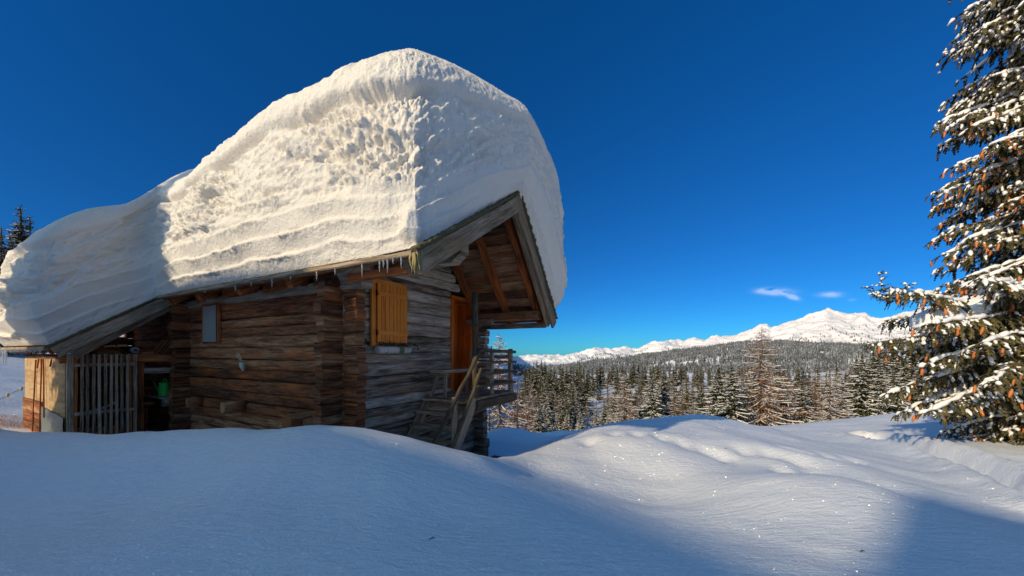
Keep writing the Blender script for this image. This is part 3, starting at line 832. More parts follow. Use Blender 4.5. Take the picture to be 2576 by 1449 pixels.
gw.build('gable_wall', M['log_grey'], hut); ge.build('corner_log_ends', M['log_brown'], hut)
# --- long wall
sw = MB()
SRW = rows(-2.72, .86, 33)
for n, (z, h) in enumerate(SRW):
    zc = z + h / 2; tone = q.random()
    y0 = -.27 + q.uniform(-.04, .03)
    sw.beam((.085, y0, zc), (.085, 4.95, zc + q.uniform(-.015, .015)), .15, h - .007, seg=22, jit=.009, ch=.024, rng=q, tone=tone, bulge=.005)
    sw.beam((.085, 4.955, zc), (.085, 7.7, zc), .15, h - .007, seg=8, jit=.008, ch=.024, rng=q, tone=tone * .4, bulge=.005)
sw.build('long_wall', M['log_brown'], hut)
# wall plate, pushed out past the corner
wp = MB(); wp.beam((.06, -.42, .945), (.06, 4.9, .945), .19, .17, seg=18, jit=.01, ch=.03, rng=q, tone=.75)
wp.build('wall_plate', M['grey_board'], hut)
# cross walls whose ends make the notched corners
for (yy, nm) in ((4.72, 'cross_wall'), (7.75, 'rear_wall')):
    cw = MB()
    for (z, h) in rows(-2.66, .9, int(yy * 10)):
        x0 = -.26 + q.uniform(-.04, .04); x1 = 3.3
        if nm == 'rear_wall': x0 = -.1
        cw.beam((x0, yy, z + h / 2), (x1, yy, z + h / 2), .15, h - .007, seg=4, jit=.006, ch=.02, rng=q, tone=q.random() * .6, bulge=.01)
    cw.build(nm, M['log_brown'], hut)
fw = MB()
for (z, h) in rows(-2.75, .75, 71):
    fw.beam((3.26, -.28 + q.uniform(-.05, .05), z + h / 2), (3.26, 7.8, z + h / 2), .15, h - .007, seg=6, jit=.006, ch=.02, rng=q, tone=q.random() * .5, bulge=.01)
fw.build('far_wall', M['log_grey'], hut)
# foundation block under the far corner
fb = MB(); fb.beam((3.15, -.36, -2.42), (3.62, -.36, -2.42), .3, .22, seg=3, jit=.015, ch=.04, rng=q, tone=.2)
fb.build('corner_sill', M['log_brown'], hut)
# closed gable end at the back
rg = MB(); rg.prism([(TL + .2, 7.7, .7), (RT, 7.7, RZ - .14), (TR - .1, 7.7, .6)], (0, .06, 0)); rg.build('rear_gable', M['soffit'], hut)
# joist ends
for (a, z, rr_, ln, sq) in ((4.15, -.95, .085, .22, 0), (2.62, -.93, .10, .30, 0), (.82, -1.0, .11, .30, 1), (.52, -1.02, .08, .20, 0)):
    m = MB()
    if sq: m.beam((.02, a, z), (-ln, a, z), .22, .20, seg=2, jit=.012, ch=.05, rng=q, tone=.75)
    else: m.tube([(.02, a, z), (-ln * .5, a, z), (-ln, a + .01, z)], [rr_, rr_ * 1.02, rr_ * .96], 12, rng=q, tone=.8)
    m.build('joist_end', M['log_brown'], hut)

# --- roof
def slope_planks(name, t0, z0, t1, z1, a0, a1, w, th, mat, off, seed, nj=1):
    """planks running along the ridge, in the plane from (t0,z0) to (t1,z1), 'off' below it"""
    m = MB(); qq = random.Random(seed)
    d = Vector((t1 - t0, 0, z1 - z0)); L = d.length; d.normalize(); nrm = Vector((-d.z, 0, d.x))
    if nrm.z < 0: nrm = -nrm
    n = max(1, round(L / w)); wi = L / n
    for i in range(n):
        c = Vector((t0, 0, z0)) + d * (wi * (i + .5)) - nrm * (off + qq.uniform(0, .008))
        cuts = [a0] + sorted(qq.uniform(a0 + .8, a1 - .8) for _ in range(nj)) + [a1]
        for j in range(len(cuts) - 1):
            m.beam((c.x, cuts[j] + .003, c.z), (c.x, cuts[j + 1] - .003, c.z), wi - .008, th, up=nrm, seg=6, jit=.003, rng=qq)
    return m.build(name, mat, hut)
slope_planks('roof_planks', RT - .01, RZ - .02, TL, ZL - .02, AF, ALT + .02, .2, .03, M['red_wood'], .045, 5)
slope_planks('roof_planks', RT - .01, RZ - .02, TL, ZL - .02, ALT + .03, AB, .2, .03, M['soffit'], .045, 15)
slope_planks('roof_planks', RT + .01, RZ - .02, TR, ZR - .02, AF, AB, .19, .03, M['soffit'], .045, 6, 2)
slope_planks('roof_planks', TL, ZL - .02, TLL, ZLL - .02, ALT, AB, .2, .03, M['soffit'], .045, 7)
# turf and shingle edge showing beneath the snow
def strip(name, pts, w, h, mat, jit=.01, seg=40, tone=None, up=(0, 0, 1)):
    m = MB()
    for a, b in zip(pts[:-1], pts[1:]):
        m.beam(a, b, w, h, up=up, seg=seg, jit=jit, ch=.012, rng=rnd, tone=tone)
    return m.build(name, mat, hut)
strip('mossy_edge', [(TL - .04, AF - .01, ZL - .012), (RT, AF - .01, RZ + .012), (TR + .03, AF - .01, ZR - .012)], .14, .05, M['moss'], .012, 60)
strip('mossy_edge', [(TL, ALT - .01, ZL - .012), (TLL - .03, ALT - .01, ZLL - .012)], .12, .035, M['moss'], .008, 40)
strip('eave_board', [(TL - .03, AF - .02, ZL - .035), (TL - .03, ALT + .01, ZL - .035)], .07, .055, M['grey_board'], .005, 40, .55)
strip('eave_board', [(TLL - .03, ALT - .02, ZLL - .032), (TLL - .03, AB, ZLL - .032)], .08, .05, M['grey_board'], .005, 30, .6)
strip('eave_board', [(TR + .02, AF, ZR - .04), (TR + .02, AB, ZR - .04)], .06, .06, M['grey_board'], .005, 30, .4)
# verge boards
def verge(name, t0, z0, t1, z1, y, dz, w, h, mat, tone, ext=0.0, seg=14):
    d = Vector((t1 - t0, 0, z1 - z0)).normalized(); nrm = Vector((-d.z, 0, d.x))
    if nrm.z < 0: nrm = -nrm
    p0 = Vector((t0, y, z0)) - nrm * dz - d * ext; p1 = Vector((t1, y, z1)) - nrm * dz
    m = MB(); m.beam(p0, p1, w, h, up=nrm, seg=seg, jit=.004, rng=rnd, tone=tone)
    return m.build(name, mat, hut)
verge('verge_board', TL - .02, ZL, RT, RZ, AF - .035, .14, .045, .22, M['grey_board'], .45, .05)
verge('verge_board', TR + .03, ZR - .03, RT, RZ, AF - .035, .14, .045, .20, M['grey_board'], .3, .03)
verge('verge_board', TR - .03, ZR, RT, RZ - .03, AF + .02, .19, .05, .20, M['grey_board'], .2)
verge('verge_board', TR - .0, ZR, RT, RZ, AF + .08, .13, .05, .12, M['grey_board'], .5)
verge('verge_board', TLL - .03, ZLL, TL + .04, ZL + .02, ALT - .03, .12, .045, .18, M['grey_board'], .6, .0)
verge('verge_board', TLL + .10, ZLL + .04, TL + .0, ZL, ALT + .06, .24, .05, .12, M['grey_board'], .35)
# rafters of the left slope, tails showing at the eave
def rafter(t0, z0, t1, z1, a, w, h, off, mat, tone=.6, ext=0.0):
    d = Vector((t1 - t0, 0, z1 - z0)).normalized(); nrm = Vector((-d.z, 0, d.x))
    if nrm.z < 0: nrm = -nrm
    m = MB(); m.beam(Vector((t0, a, z0)) - nrm * off, Vector((t1, a, z1)) - nrm * off + d * ext, w, h, up=nrm, seg=4, jit=.004, ch=.01, rng=rnd, tone=tone)
    return m.build('rafter', mat, hut)
for a in (4.40, 3.36, 2.02, .68, -.42, -1.55):
    rafter(RT - .1, RZ - .06, TL + .05, ZL, a, .12, .13, .125, M['red_wood'] if a > .4 else M['grey_board'], .55)
for a in (-.12, -.84, -1.52):
    rafter(RT + .05, RZ - .06, TR, ZR, a, .12, .13, .128, M['red_wood'] if a > -1.3 else M['red_wood'], .25 if a > -1 else .15, ext=.06)
for a in (5.1, 5.65, 6.2, 6.75, 7.3, 7.8):
    rafter(TL, ZL, TLL - .0, ZLL, a, .07, .11, .115, M['red_wood'] if a < 5.2 else M['grey_board'], .4)
# red boards closing the gap between the tails
for (a0, a1) in ((3.46, 4.34), (2.1, 3.28), (.76, 1.94), (-.34, .60)):
    m = MB(); m.beam((-.02, a0, ZL + .02), (-.02, a1, ZL + .0), .03, .20, rng=rnd, seg=4, jit=.004, tone=.5); m.build('gap_board', M['red_wood'], hut)
m = MB(); m.beam((-.28, -1.5, .93), (-.24, -.45, .92), .07, .10, seg=4, jit=.004, ch=.01, rng=rnd, tone=.75); m.build('eave_beam', M['red_wood'], hut)
# purlins
def purlin(t, zc, w, h, a0, a1, mat, tone, carve=False):
    m = MB()
    if carve:
        w2 = w / 2; zt, zb = zc + h / 2, zc - h / 2
        m.prism([(t - w2, a0, zt), (t - w2, a0, zc - h * .08), (t - w2, a0 + .16, zb), (t - w2, a1, zb), (t - w2, a1, zt)], (w, 0, 0), tone)
    else: m.beam((t, a0, zc), (t, a1, zc), w, h, seg=6, jit=.006, ch=.02, rng=rnd, tone=tone)
    return m.build('purlin', mat, hut)
purlin(.62, 1.33, .17, .30, -1.62, .0, M['grey_board'], .5, True)
purlin(RT, 2.30, .15, .17, -1.62, .0, M['red_wood'], .35)
purlin(3.06, .70, .17, .17, -1.60, .0, M['soffit'], .6)
purlin(3.20, .52, .12, .10, -1.66, .0, M['grey_board'], .15)
purlin(2.95, .60, .10, .13, -.62, -.02, M['grey_board'], .4)

# --- door
dr = MB()
dx0, dx1, dz0, dz1, dy = 2.38, 3.10, -.77, 1.11, .30
def boxb(m, x0, x1, y0, y1, z0, z1, tone=.5, axis='z', seg=1, jit=0):
    if axis == 'z': m.beam(((x0 + x1) / 2, (y0 + y1) / 2, z0), ((x0 + x1) / 2, (y0 + y1) / 2, z1), abs(x1 - x0), abs(y1 - y0), up=(0, 1, 0), seg=seg, jit=jit, rng=rnd, tone=tone)
    elif axis == 'x': m.beam((x0, (y0 + y1) / 2, (z0 + z1) / 2), (x1, (y0 + y1) / 2, (z0 + z1) / 2), abs(y1 - y0), abs(z1 - z0), seg=seg, jit=jit, rng=rnd, tone=tone)
    else: m.beam(((x0 + x1) / 2, y0, (z0 + z1) / 2), ((x0 + x1) / 2, y1, (z0 + z1) / 2), abs(x1 - x0), abs(z1 - z0), seg=seg, jit=jit, rng=rnd, tone=tone)
for i in range(3):
    w = (dx1 - dx0 - .14) / 3
    boxb(dr, dx0 + .07 + i * w + .003, dx0 + .07 + (i + 1) * w - .003, dy, dy + .04, dz0, dz1 - .07, .35 + .2 * i)
door = dr.build('door', M['door_wood'], hut)
df = MB()
boxb(df, dx0, dx0 + .07, -.03, dy, dz0, dz1 - .07, .75); boxb(df, dx1 - .07, dx1, -.03, dy, dz0, dz1 - .07, .45)
boxb(df, dx0 - .0, dx1 + .0, -.034, dy, dz1 - .068, dz1, .6, 'x'); boxb(df, dx0, dx1, -.02, dy, dz0 - .05, dz0 - .002, .3, 'x')
df.build('frame', M['door_wood'], door)
hd = MB(); hd.tube([(dx0 + .16, dy - .01, .12), (dx0 + .16, dy - .06, .12), (dx0 + .25, dy - .06, .12)], .009, 6); hd.build('handle', M['dark_metal'], door)

# --- shuttered window
wx0, wx1, wz0, wz1 = .445, 1.15, .085, 1.105
wf = MB()
boxb(wf, wx0, wx0 + .075, -.055, -.015, wz0, wz1, .7); boxb(wf, wx1 - .03, wx1, -.055, -.015, wz0, wz1, .6)
boxb(wf, wx0 + .077, wx1 - .032, -.054, -.015, wz1 - .07, wz1, .6, 'x'); boxb(wf, wx0 + .077, wx1 - .032, -.054, -.015, wz0, wz0 + .05, .5, 'x')
window = wf.build('window', M['orange'], hut)
sh = MB()
sx0, sx1, sz0, sz1 = wx0 + .082, wx1 - .012, wz0 + .055, wz1 - .075
nb = 8; w = (sx1 - sx0) / nb
for i in range(nb):
    boxb(sh, sx0 + i * w + .004, sx0 + (i + 1) * w - .004, -.085, -.058, sz0, sz1, rnd.uniform(.35, .75))
shutter = sh.build('shutter', M['orange'], window)
for zc in (sz0 + .15, sz1 - .15):
    b = MB(); boxb(b, sx0 + .002, sx1 - .002, -.105, -.087, zc - .033, zc + .033, .5, 'x'); b.build('batten', M['orange'], shutter)
    h = MB(); h.tube([(sx0 - .02, -.095, zc - .04), (sx0 - .02, -.095, zc + .04)], .008, 6); h.build('hinge', M['dark_metal'], shutter)
for (hx, hz) in ((.32, .16), (1.37, .10)):
    h = MB(); h.tube([(hx - .05, -.02, hz + .02), (hx + .06, -.03, hz + .01), (hx + .075, -.03, hz - .06), (hx + .10, -.03, hz - .07)], .008, 6)
    h.tube([(hx, -.03, hz + .05), (hx, -.03, hz - .01)], .007, 6); h.build('shutter_hook', M['dark_metal'], hut)

# --- little window of the long wall, covered with a white net
nw = MB()
na0, na1, nz0, nz1 = 3.42, 3.92, .185, .86
nw.beam((-.03, na1 + .03, nz0 - .03), (-.03, na1 + .03, nz1 + .04), .06, .055, up=(0, 1, 0), rng=rnd, tone=.7)
nw.beam((-.025, na0 - .015, nz0 - .03), (-.025, na0 - .015, nz1 + .04), .05, .03, up=(0, 1, 0), rng=rnd, tone=.5)
nw.beam((-.03, na0 - .03, nz1 + .025), (-.03, na1 + .055, nz1 + .025), .055, .03, rng=rnd, tone=.5)
netw = nw.build('window', M['red_wood'], hut)
k = N('white_net')
uvn = k.n('ShaderNodeTexCoord').outputs['Object']
k.l(k.mix(k.noise(k.mapping(uvn, (1, 60, 60)), 1.0, 2), c4(.22, .23, .215), c4(.32, .33, .31)), k.b.inputs['Base Color']); k.b.inputs['Roughness'].default_value = .9
net = np.zeros((24, 30, 3))
ys = np.linspace(na0, na1, 24); zs = np.linspace(nz0, nz1, 30)
YY_, ZZ_ = np.meshgrid(ys, zs, indexing='ij')
net[..., 0] = -.062 - .012 * np.abs(fbm(YY_ * 4 + ZZ_ * 3, ZZ_ * 3, 1.0, 3)); net[..., 1] = YY_; net[..., 2] = ZZ_ + .012 * np.sin((YY_ - na0) / (na1 - na0) * 3.14) * (ZZ_ > nz1 - .05) * -1
no = grid_mesh('net_screen', net, k.m); no.parent = netw; no['label'] = 'white insect net stretched over the small window'
bk = MB(); bk.beam((-.012, na0, (nz0 + nz1) / 2), (-.012, na1, (nz0 + nz1) / 2), .02, nz1 - nz0, rng=rnd, tone=.1); bk.build('backing', M['soffit'], netw)

# --- balcony and stair
PZ = -.77
bl_ = MB()
for i in range(7):
    y = -1.05 + i * .15; bl_.beam((1.64 + rnd.uniform(-.03, .02), y + .075, PZ - .02), (3.06 + rnd.uniform(-.02, .03), y + .075, PZ - .02), .143, .035, seg=4, jit=.004, rng=rnd)
deck = bl_.build('balcony_deck', M['grey_board'], hut)
m = MB()
m.beam((1.72, -1.0, PZ - .13), (3.16, -1.0, PZ - .13), .16, .17, seg=8, jit=.018, ch=.03, rng=rnd, tone=.35)
m.build('deck_beam', M['pole'], hut)
for x in (1.8, 2.35, 2.95):
    m = MB(); m.beam((x, -.9, PZ - .13), (x, 0, PZ - .13), .12, .15, seg=3, jit=.008, ch=.02, rng=rnd, tone=.3); m.build('deck_joist', M['log_grey'], hut)
    if x < 2.9:
        m = MB(); m.beam((x, -.82, PZ - .2), (x, -.02, PZ - .75), .1, .1, up=(1, 0, 0), seg=3, jit=.006, ch=.02, rng=rnd, tone=.3); m.build('bracket', M['log_grey'], hut)
def pole(name, p0, p1, r0, r1=None, mat='pole', wob=.012, n=8, tone=None):
    p0 = Vector(p0); p1 = Vector(p1); r1 = r1 or r0
    pts = []; rd = []
    for k_ in range(8):
        t = k_ / 7; pts.append(p0.lerp(p1, t) + Vector((rnd.uniform(-wob, wob), rnd.uniform(-wob, wob), rnd.uniform(-wob, wob) * .4))); rd.append((r0 + (r1 - r0) * t) * rnd.uniform(.93, 1.07))
    m = MB(); m.tube(pts, rd, n, rng=rnd, tone=tone); return m.build(name, M[mat], hut)
pole('roof_post', (1.74, -1.02, PZ), (1.74, -1.02, .98), .048, .055, 'pole', .008, 10, .6)
def post(x, y, z0, z1, w=.075):
    m = MB(); m.beam((x, y, z0), (x, y, z1), w, w * .8, up=(0, 1, 0), seg=5, jit=.004, ch=.01, rng=rnd, tone=.45); return m.build('railing_post', M['grey_board'], hut)
post(2.30, -1.0, PZ, .04); post(3.0, -1.0, PZ, .06, .085); post(3.0, -.06, PZ, .04)
for (z0, z1, r_) in ((.035, -.005, .035), (-.175, -.2, .026), (-.385, -.39, .024), (-.585, -.60, .028)):
    pole('rail', (1.72, -1.06, z0), (3.09, -1.06, z1), r_, r_ * .85)
for z in (-.10, -.38, -.60):
    m = MB(); m.beam((3.02, -1.0, z), (3.02, .0, z), .03, .075, seg=4, jit=.004, rng=rnd, tone=.4); m.build('rail', M['grey_board'], hut)
for yy in (-.05, -1.02):
    m = MB(); m.beam((1.72, yy, PZ - .02), (.58, yy, PZ - 1.62), .05, .17, up=(0, 0, 1), seg=6, jit=.004, rng=rnd, tone=.5); m.build('stringer', M['grey_board'], hut)
for i in range(7):
    x = 1.60 - .158 * i; z = PZ - .05 - .2 * i
    m = MB(); m.beam((x, -.99, z), (x, -.08, z + rnd.uniform(-.01, .01)), .20, .045, seg=4, jit=.005, rng=rnd, tone=rnd.uniform(.25, .6)); m.build('stair_tread', M['log_grey'], hut)
pole('handrail', (1.76, -1.10, .04), (.50, -1.10, -1.42), .032, .036)
pole('handrail', (1.80, -1.10, -.28), (.86, -1.12, -1.62), .030, .034)
m = MB(); m.beam((1.10, -1.08, -1.75), (1.10, -1.08, -.68), .085, .06, up=(0, 1, 0), seg=5, jit=.004, ch=.01, rng=rnd, tone=.5); m.build('newel_post', M['grey_board'], hut)

# --- lean-to
m = MB(); m.beam((-1.60, 4.92, -.115), (.10, 4.92, -.125), .13, .15, seg=8, jit=.006, ch=.03, rng=rnd, tone=.6); m.build('tie_beam', M['red_wood'], hut)
m = MB(); m.beam((-.72, 4.95, -.355), (.14, 4.95, -.365), .10, .11, seg=5, jit=.006, ch=.02, rng=rnd, tone=.6); m.build('shelf_beam', M['log_grey'], hut)
for (x, w, mt, tn) in ((-1.50, .07, 'slat', .5), (-1.44, .035, 'red_wood', .7), (-.80, .05, 'red_wood', .9), (-.73, .05, 'slat', .4), (-.64, .09, 'red_wood', .1)):
    m = MB(); m.beam((x, 4.86 + (.06 if w > .08 else 0), -1.95), (x, 4.86 + (.06 if w > .08 else 0), -.05 if x < -.7 else -.2), w, .06, up=(0, 1, 0), seg=5, jit=.003, rng=rnd, tone=tn); m.build('post', M[mt], hut)
lt = MB()
for i in range(9):
    x = -1.385 + i * .068
    lt.beam((x, 4.80, -1.95), (x + rnd.uniform(-.006, .006), 4.80, -.045 + rnd.uniform(-.01, .01)), .036, .022, up=(0, 1, 0), seg=6, jit=.002, rng=rnd)
lat = lt.build('slatted_gate', M['slat'], hut)
for z in (-.22, -1.04, -1.72):
    m = MB(); m.beam((-1.46, 4.83, z), (-.74, 4.83, z), .03, .055, seg=4, jit=.003, rng=rnd, tone=.6); m.build('rail', M['slat'], lat)
# outer boarding: pale boards above, old dark boards and a metal sheet below
m = MB()
for j, (z0, z1) in enumerate(((-.13, -.36), (-.362, -.60), (-.602, -.86), (-.862, -1.10), (-1.102, -1.95))):
    for (y0, y1) in ((4.93, 5.9), (5.905, 6.75), (6.755, 7.72)):
        m.beam((-1.53, y0, (z0 + z1) / 2), (-1.53, y1, (z0 + z1) / 2), .02, abs(z1 - z0), rng=rnd, seg=2, jit=.001)
m.build('pale_cladding', M['plywood'], hut)
m = MB()
for z in np.arange(-1.95, -.95, .115):
    m.beam((-1.552, 6.30, z + .055), (-1.552, 7.74, z + .06), .02, .108, rng=rnd, seg=5, jit=.003)
m.build('old_cladding', M['log_brown'], hut, 'dark rotten lower boards of the lean-to')
ms = np.zeros((20, 14, 3)); ys = np.linspace(4.9, 6.28, 20); zz = np.linspace(0, 1, 14)
YM, TM = np.meshgrid(ys, zz, indexing='ij')
ztop = -1.09 + .09 * (YM - 4.9) / 1.3
ms[..., 1] = YM; ms[..., 2] = -2.0 + (ztop + 2.0) * TM; ms[..., 0] = -1.565 - .018 * np.abs(fbm(YM * 3, ms[..., 2] * 3, 1, 3))
mo = grid_mesh('metal_sheet', ms, M['metal']); mo.parent = hut; mo['label'] = 'grey dented metal sheet on the lower corner of the lean-to'
for (y0, y1, z0, z1) in ((6.95, 6.72, -1.9, -.15), (6.35, 6.30, -1.6, -.13), (6.02, 6.16, -1.18, -.13), (5.62, 5.62, -.26, -.13), (6.5, 6.5, -.3, -.13)):
    m = MB(); m.beam((-1.575, y0, z0), (-1.56, y1, z1), .022, .018, up=(1, 0, 0), seg=3, jit=.003, rng=rnd, tone=.3); m.build('batten', M['red_wood'], hut)
m = MB(); m.beam((-1.50, 4.9, -.10), (-1.50, 7.75, -.10), .06, .06, rng=rnd, tone=.3); m.build('head_rail', M['soffit'], hut)
m = MB(); m.prism([(-1.52, 7.74, -2.1), (-.05, 7.74, -2.1), (-.05, 7.74, .35), (-.6, 7.74, .35), (-.9, 7.74, -.05), (-1.52, 7.74, -.05)], (0, .04, 0)); m.build('end_boarding', M['soffit'], hut)
# icicles
def icicle(x, y, z, L, r):
    m = MB(); m.tube([(x, y, z + .02), (x + .002, y, z - L * .35), (x, y, z - L * .7), (x, y, z - L)], [r, r * .75, r * .45, r * .08], 7, rng=rnd)
    return m.build('icicle', M['ice'], hut)
k = N('ice'); k.b.inputs['Base Color'].default_value = c4(.82, .88, .92); k.b.inputs['Roughness'].default_value = .12
k.b.inputs['Transmission Weight'].default_value = .75; k.b.inputs['IOR'].default_value = 1.31; M['ice'] = k.m
for (y, L) in ((-1.62, .10), (-1.5, .05), (-1.42, .13), (-1.36, .08), (-1.3, .11), (-1.02, .13), (-.55, .07), (-.2, .10), (.35, .05), (.78, .11), (1.3, .06), (1.75, .09), (2.7, .05)):
    icicle(TL - .05, y, ZL - .06, L * 1.2, .012)
for i in range(26):
    y = 4.8 + i * .122 + rnd.uniform(-.03, .03)
    icicle(TLL - .06, y, ZLL - .055, rnd.uniform(.03, .07) + (.22 if i in (21, 23) else 0) + (.12 if i in (25,) else 0), .011 + (.012 if i in (21, 23) else 0))
# hanging lichen at the front corner of the eave
m = MB()
for i in range(26):
    x = TL - .05 + rnd.uniform(-.02, .12); y = AF - .05 + rnd.uniform(-.03, .05); z = ZL - .01 + (x - TL) * .6
    pts = [Vector((x, y, z))]
    for j in range(5): pts.append(pts[-1] + Vector((rnd.uniform(-.012, .012), rnd.uniform(-.012, .012), -rnd.uniform(.02, .06))))
    m.tube(pts, [.014, .013, .012, .009, .006, .002], 5, rng=rnd)
M['lichen'] = plain('yellow_lichen', (.34, .27, .12), .95, var=.4, scale=40)
m.build('lichen', M['lichen'], hut)

# ------------------------------------------------------------------ loose things at the hut
def hthing(name, t, a, z, label, cat, rz=0.0, group=None):
    p = hut_world(t, a, z)
    return empty(name, p, HYAW + rz, label, cat, group)
# bench on the balcony
b = hthing('bench', 2.02, -.42, PZ, 'narrow grey wooden bench with splayed legs standing in front of the orange door', 'bench')
m = MB(); m.beam((-.55, 0, .435), (.55, 0, .435), .30, .05, seg=5, jit=.004, rng=rnd, tone=.6); m.build('seat', M['grey_board'], b)
for sx in (-1, 1):
    for sy in (-1, 1):
        m = MB(); m.beam((sx * .40, sy * .08, .41), (sx * .52, sy * .15, 0), .045, .045, up=(0, 1, 0), seg=3, jit=.003, rng=rnd, tone=.4); m.build('leg', M['grey_board'], b)
# birch log hung under the shutter
k = N('birch_bark'); uvn = k.n('ShaderNodeUVMap').outputs[0]
f = k.math('MULTIPLY', k.math('SUBTRACT', k.noise(k.mapping(uvn, (26, 5, 1)), 1.0, 4, .6), .56), 9.0, True)
k.l(k.mix(f, c4(.62, .56, .47), c4(.06, .045, .035)), k.b.inputs['Base Color']); k.b.inputs['Roughness'].default_value = .8; M['birch'] = k.m
b = hthing('window_planter', .82, -.10, .03, 'short birch log with dried heather on top, hanging beneath the orange shutter', 'planter')
m = MB(); m.tube([(-.32, 0, 0), (-.1, 0, .003), (.12, 0, .0), (.34, 0, .006)], [.058, .062, .060, .062], 14, rng=rnd); m.build('log', M['birch'], b)
m = MB()
for i in range(170):
    x = rnd.uniform(-.28, .33); L = rnd.uniform(.04, .09); d = Vector((rnd.uniform(-1, 1), rnd.uniform(-1, .6), rnd.uniform(.1, 1))).normalized()
    p = Vector((x, rnd.uniform(-.04, .03), .05)); s = d.cross(Vector((0, 0, 1))).normalized() * .006
    m.poly([p - s, p + s, p + d * L + s * 1.6, p + d * L - s * 1.6], rnd.random())
M['heather'] = plain('dry_heather', (.13, .075, .035), .95, var=.7, scale=70); m.build('heather', M['heather'], b)
m = MB()
for i in range(14):
    x = rnd.uniform(.08, .17); pts = [Vector((x, -.062, .04))]
    for j in range(4): pts.append(pts[-1] + Vector((rnd.uniform(-.01, .01), rnd.uniform(-.008, .004), -rnd.uniform(.02, .035))))
    m.tube(pts, [.010, .009, .008, .006, .002], 5, rng=rnd)
M['pale_lichen'] = plain('pale_green_lichen', (.22, .24, .11), .95, var=.4, scale=40); m.build('lichen', M['pale_lichen'], b)
# roe skull with antlers on the long wall
b = hthing('antler_skull', -.05, 2.50, -.20, 'small bleached deer skull with two antlers nailed to the brown log wall', 'skull')
m = MB()
sk = [(0, .0, .02), (0, -.005, -.03), (0, -.02, -.08), (0, -.03, -.12)]
m.tube([(-.03, p[1] - .02, p[2]) for p in sk], [.040, .046, .030, .016], 10, rng=rnd, tone=.6); m.build('skull', M['bone'], b)
for s_ in (-1, 1):
    m = MB(); m.tube([(-.03, s_ * .018 + .0, .04), (-.05, s_ * .035 + .02, .10), (-.06, s_ * .03 + .05, .17), (-.055, s_ * .03 + .065, .21)], [.010, .008, .006, .002], 6, rng=rnd)
    m.tube([(-.052, s_ * .035 + .025, .11), (-.09, s_ * .045 + .05, .15)], [.006, .002], 5, rng=rnd); m.build('antler', M['bone'], b)
# watering can on the shelf (the shelf belongs to the hut)
SZ = -.88
m = MB(); m.beam((-.20, 4.93, SZ - .02), (-.20, 6.35, SZ + .0), .34, .035, seg=4, jit=.004, rng=rnd, tone=.5); m.build('shelf', M['log_grey'], hut)
m = MB(); m.beam((-.30, 4.98, SZ - .12), (-.05, 4.98, SZ - .12), .16, .16, seg=2, jit=.01, ch=.03, rng=rnd, tone=.4); m.build('bracket', M['log_grey'], hut)
b = hthing('watering_can', -.24, 5.07, SZ, 'bright green plastic watering can standing on the shelf under the lean-to', 'watering can')
def lathe(m, prof, n=20, tone=.5, c=(0, 0)):
    i0 = len(m.v)
    for (r, z) in prof:
        for i in range(n):
            a = 2 * math.pi * i / n; m.v.append(Vector((c[0] + r * math.cos(a), c[1] + r * math.sin(a), z)))
    for k_ in range(len(prof) - 1):
        for i in range(n):
            j = (i + 1) % n; A = i0 + k_ * n
            m.face((A + i, A + j, A + n + j, A + n + i), ((i / n, k_), ((i + 1) / n, k_), ((i + 1) / n, k_ + 1), (i / n, k_ + 1)), tone, True)
m = MB(); lathe(m, [(.0, 0), (.098, 0), (.102, .02), (.094, .24), (.098, .26), (.075, .268), (.05, .268), (.05, .24)]); m.build('body', M['green'], b)
m = MB(); m.tube([(-.03, .075, .05), (-.06, .15, .13), (-.08, .20, .22), (-.10, .235, .29)], [.028, .020, .014, .013], 10); m.build('spout', M['green'], b)
m = MB(); m.tube([(0, .07, .25), (0, .05, .32), (0, -.02, .345), (0, -.09, .31), (0, -.115, .22), (0, -.098, .14)], .013, 8); m.build('handle', M['green'], b)
b = hthing('flower_pot', -.24, 5.78, SZ, 'orange clay flower pot on the shelf left of the green watering can', 'flower pot')
m = MB(); lathe(m, [(.0, 0), (.062, 0), (.078, .11), (.088, .112), (.088, .145), (.076, .145), (.07, .10), (0, .09)]); m.build('pot', M['orange_pot'], b)
b = hthing('bottle', -.27, 5.44, SZ, 'dark glass bottle on the shelf between the orange pot and the watering can', 'bottle')
M['glass'] = plain('dark_glass', (.05, .07, .06), .1, var=.1)
m = MB(); lathe(m, [(.0, 0), (.034, 0), (.035, .16), (.014, .21), (.014, .26), (0, .26)], 14); m.build('glass', M['glass'], b)
# brooms leaning in the doorway of the lean-to
for (t, a, zt, lean, mt, lab, head) in ((-.47, 5.14, -1.02, .06, 'red', 'upside-down broom with a red handle leaning under the lean-to, nearest the log wall', True),
                                        (-.56, 5.20, -1.13, .07, 'split_wood', 'broom with a bare wooden handle leaning left of the red-handled one', True)):
    b = hthing('broom', t, a, -1.78, lab, 'broom')
    H = zt + 1.78
    m = MB(); m.tube([(-lean, 0, 0), (-lean * .4, 0, H * .5), (0, 0, H)], .013, 8); m.build('handle', M[mt], b)
    m = MB(); m.beam((-.085, 0, H + .03), (.085, 0, H + .005), .05, .055, ch=.012, seg=2, jit=.003, rng=rnd); m.build('head', M['split_wood'], b)
b = hthing('shovel', -.66, 5.05, -1.78, 'grey metal pole of a shovel leaning beside the lean-to post', 'shovel')
m = MB(); m.tube([(0, 0, 0), (.01, 0, .4), (.015, 0, .80)], .014, 8); m.build('shaft', M['metal'], b)
m = MB(); m.tube([(.015, 0, .80), (-.04, 0, .83), (.07, 0, .83), (.015, 0, .80)], .012, 6); m.build('grip', M['metal'], b)
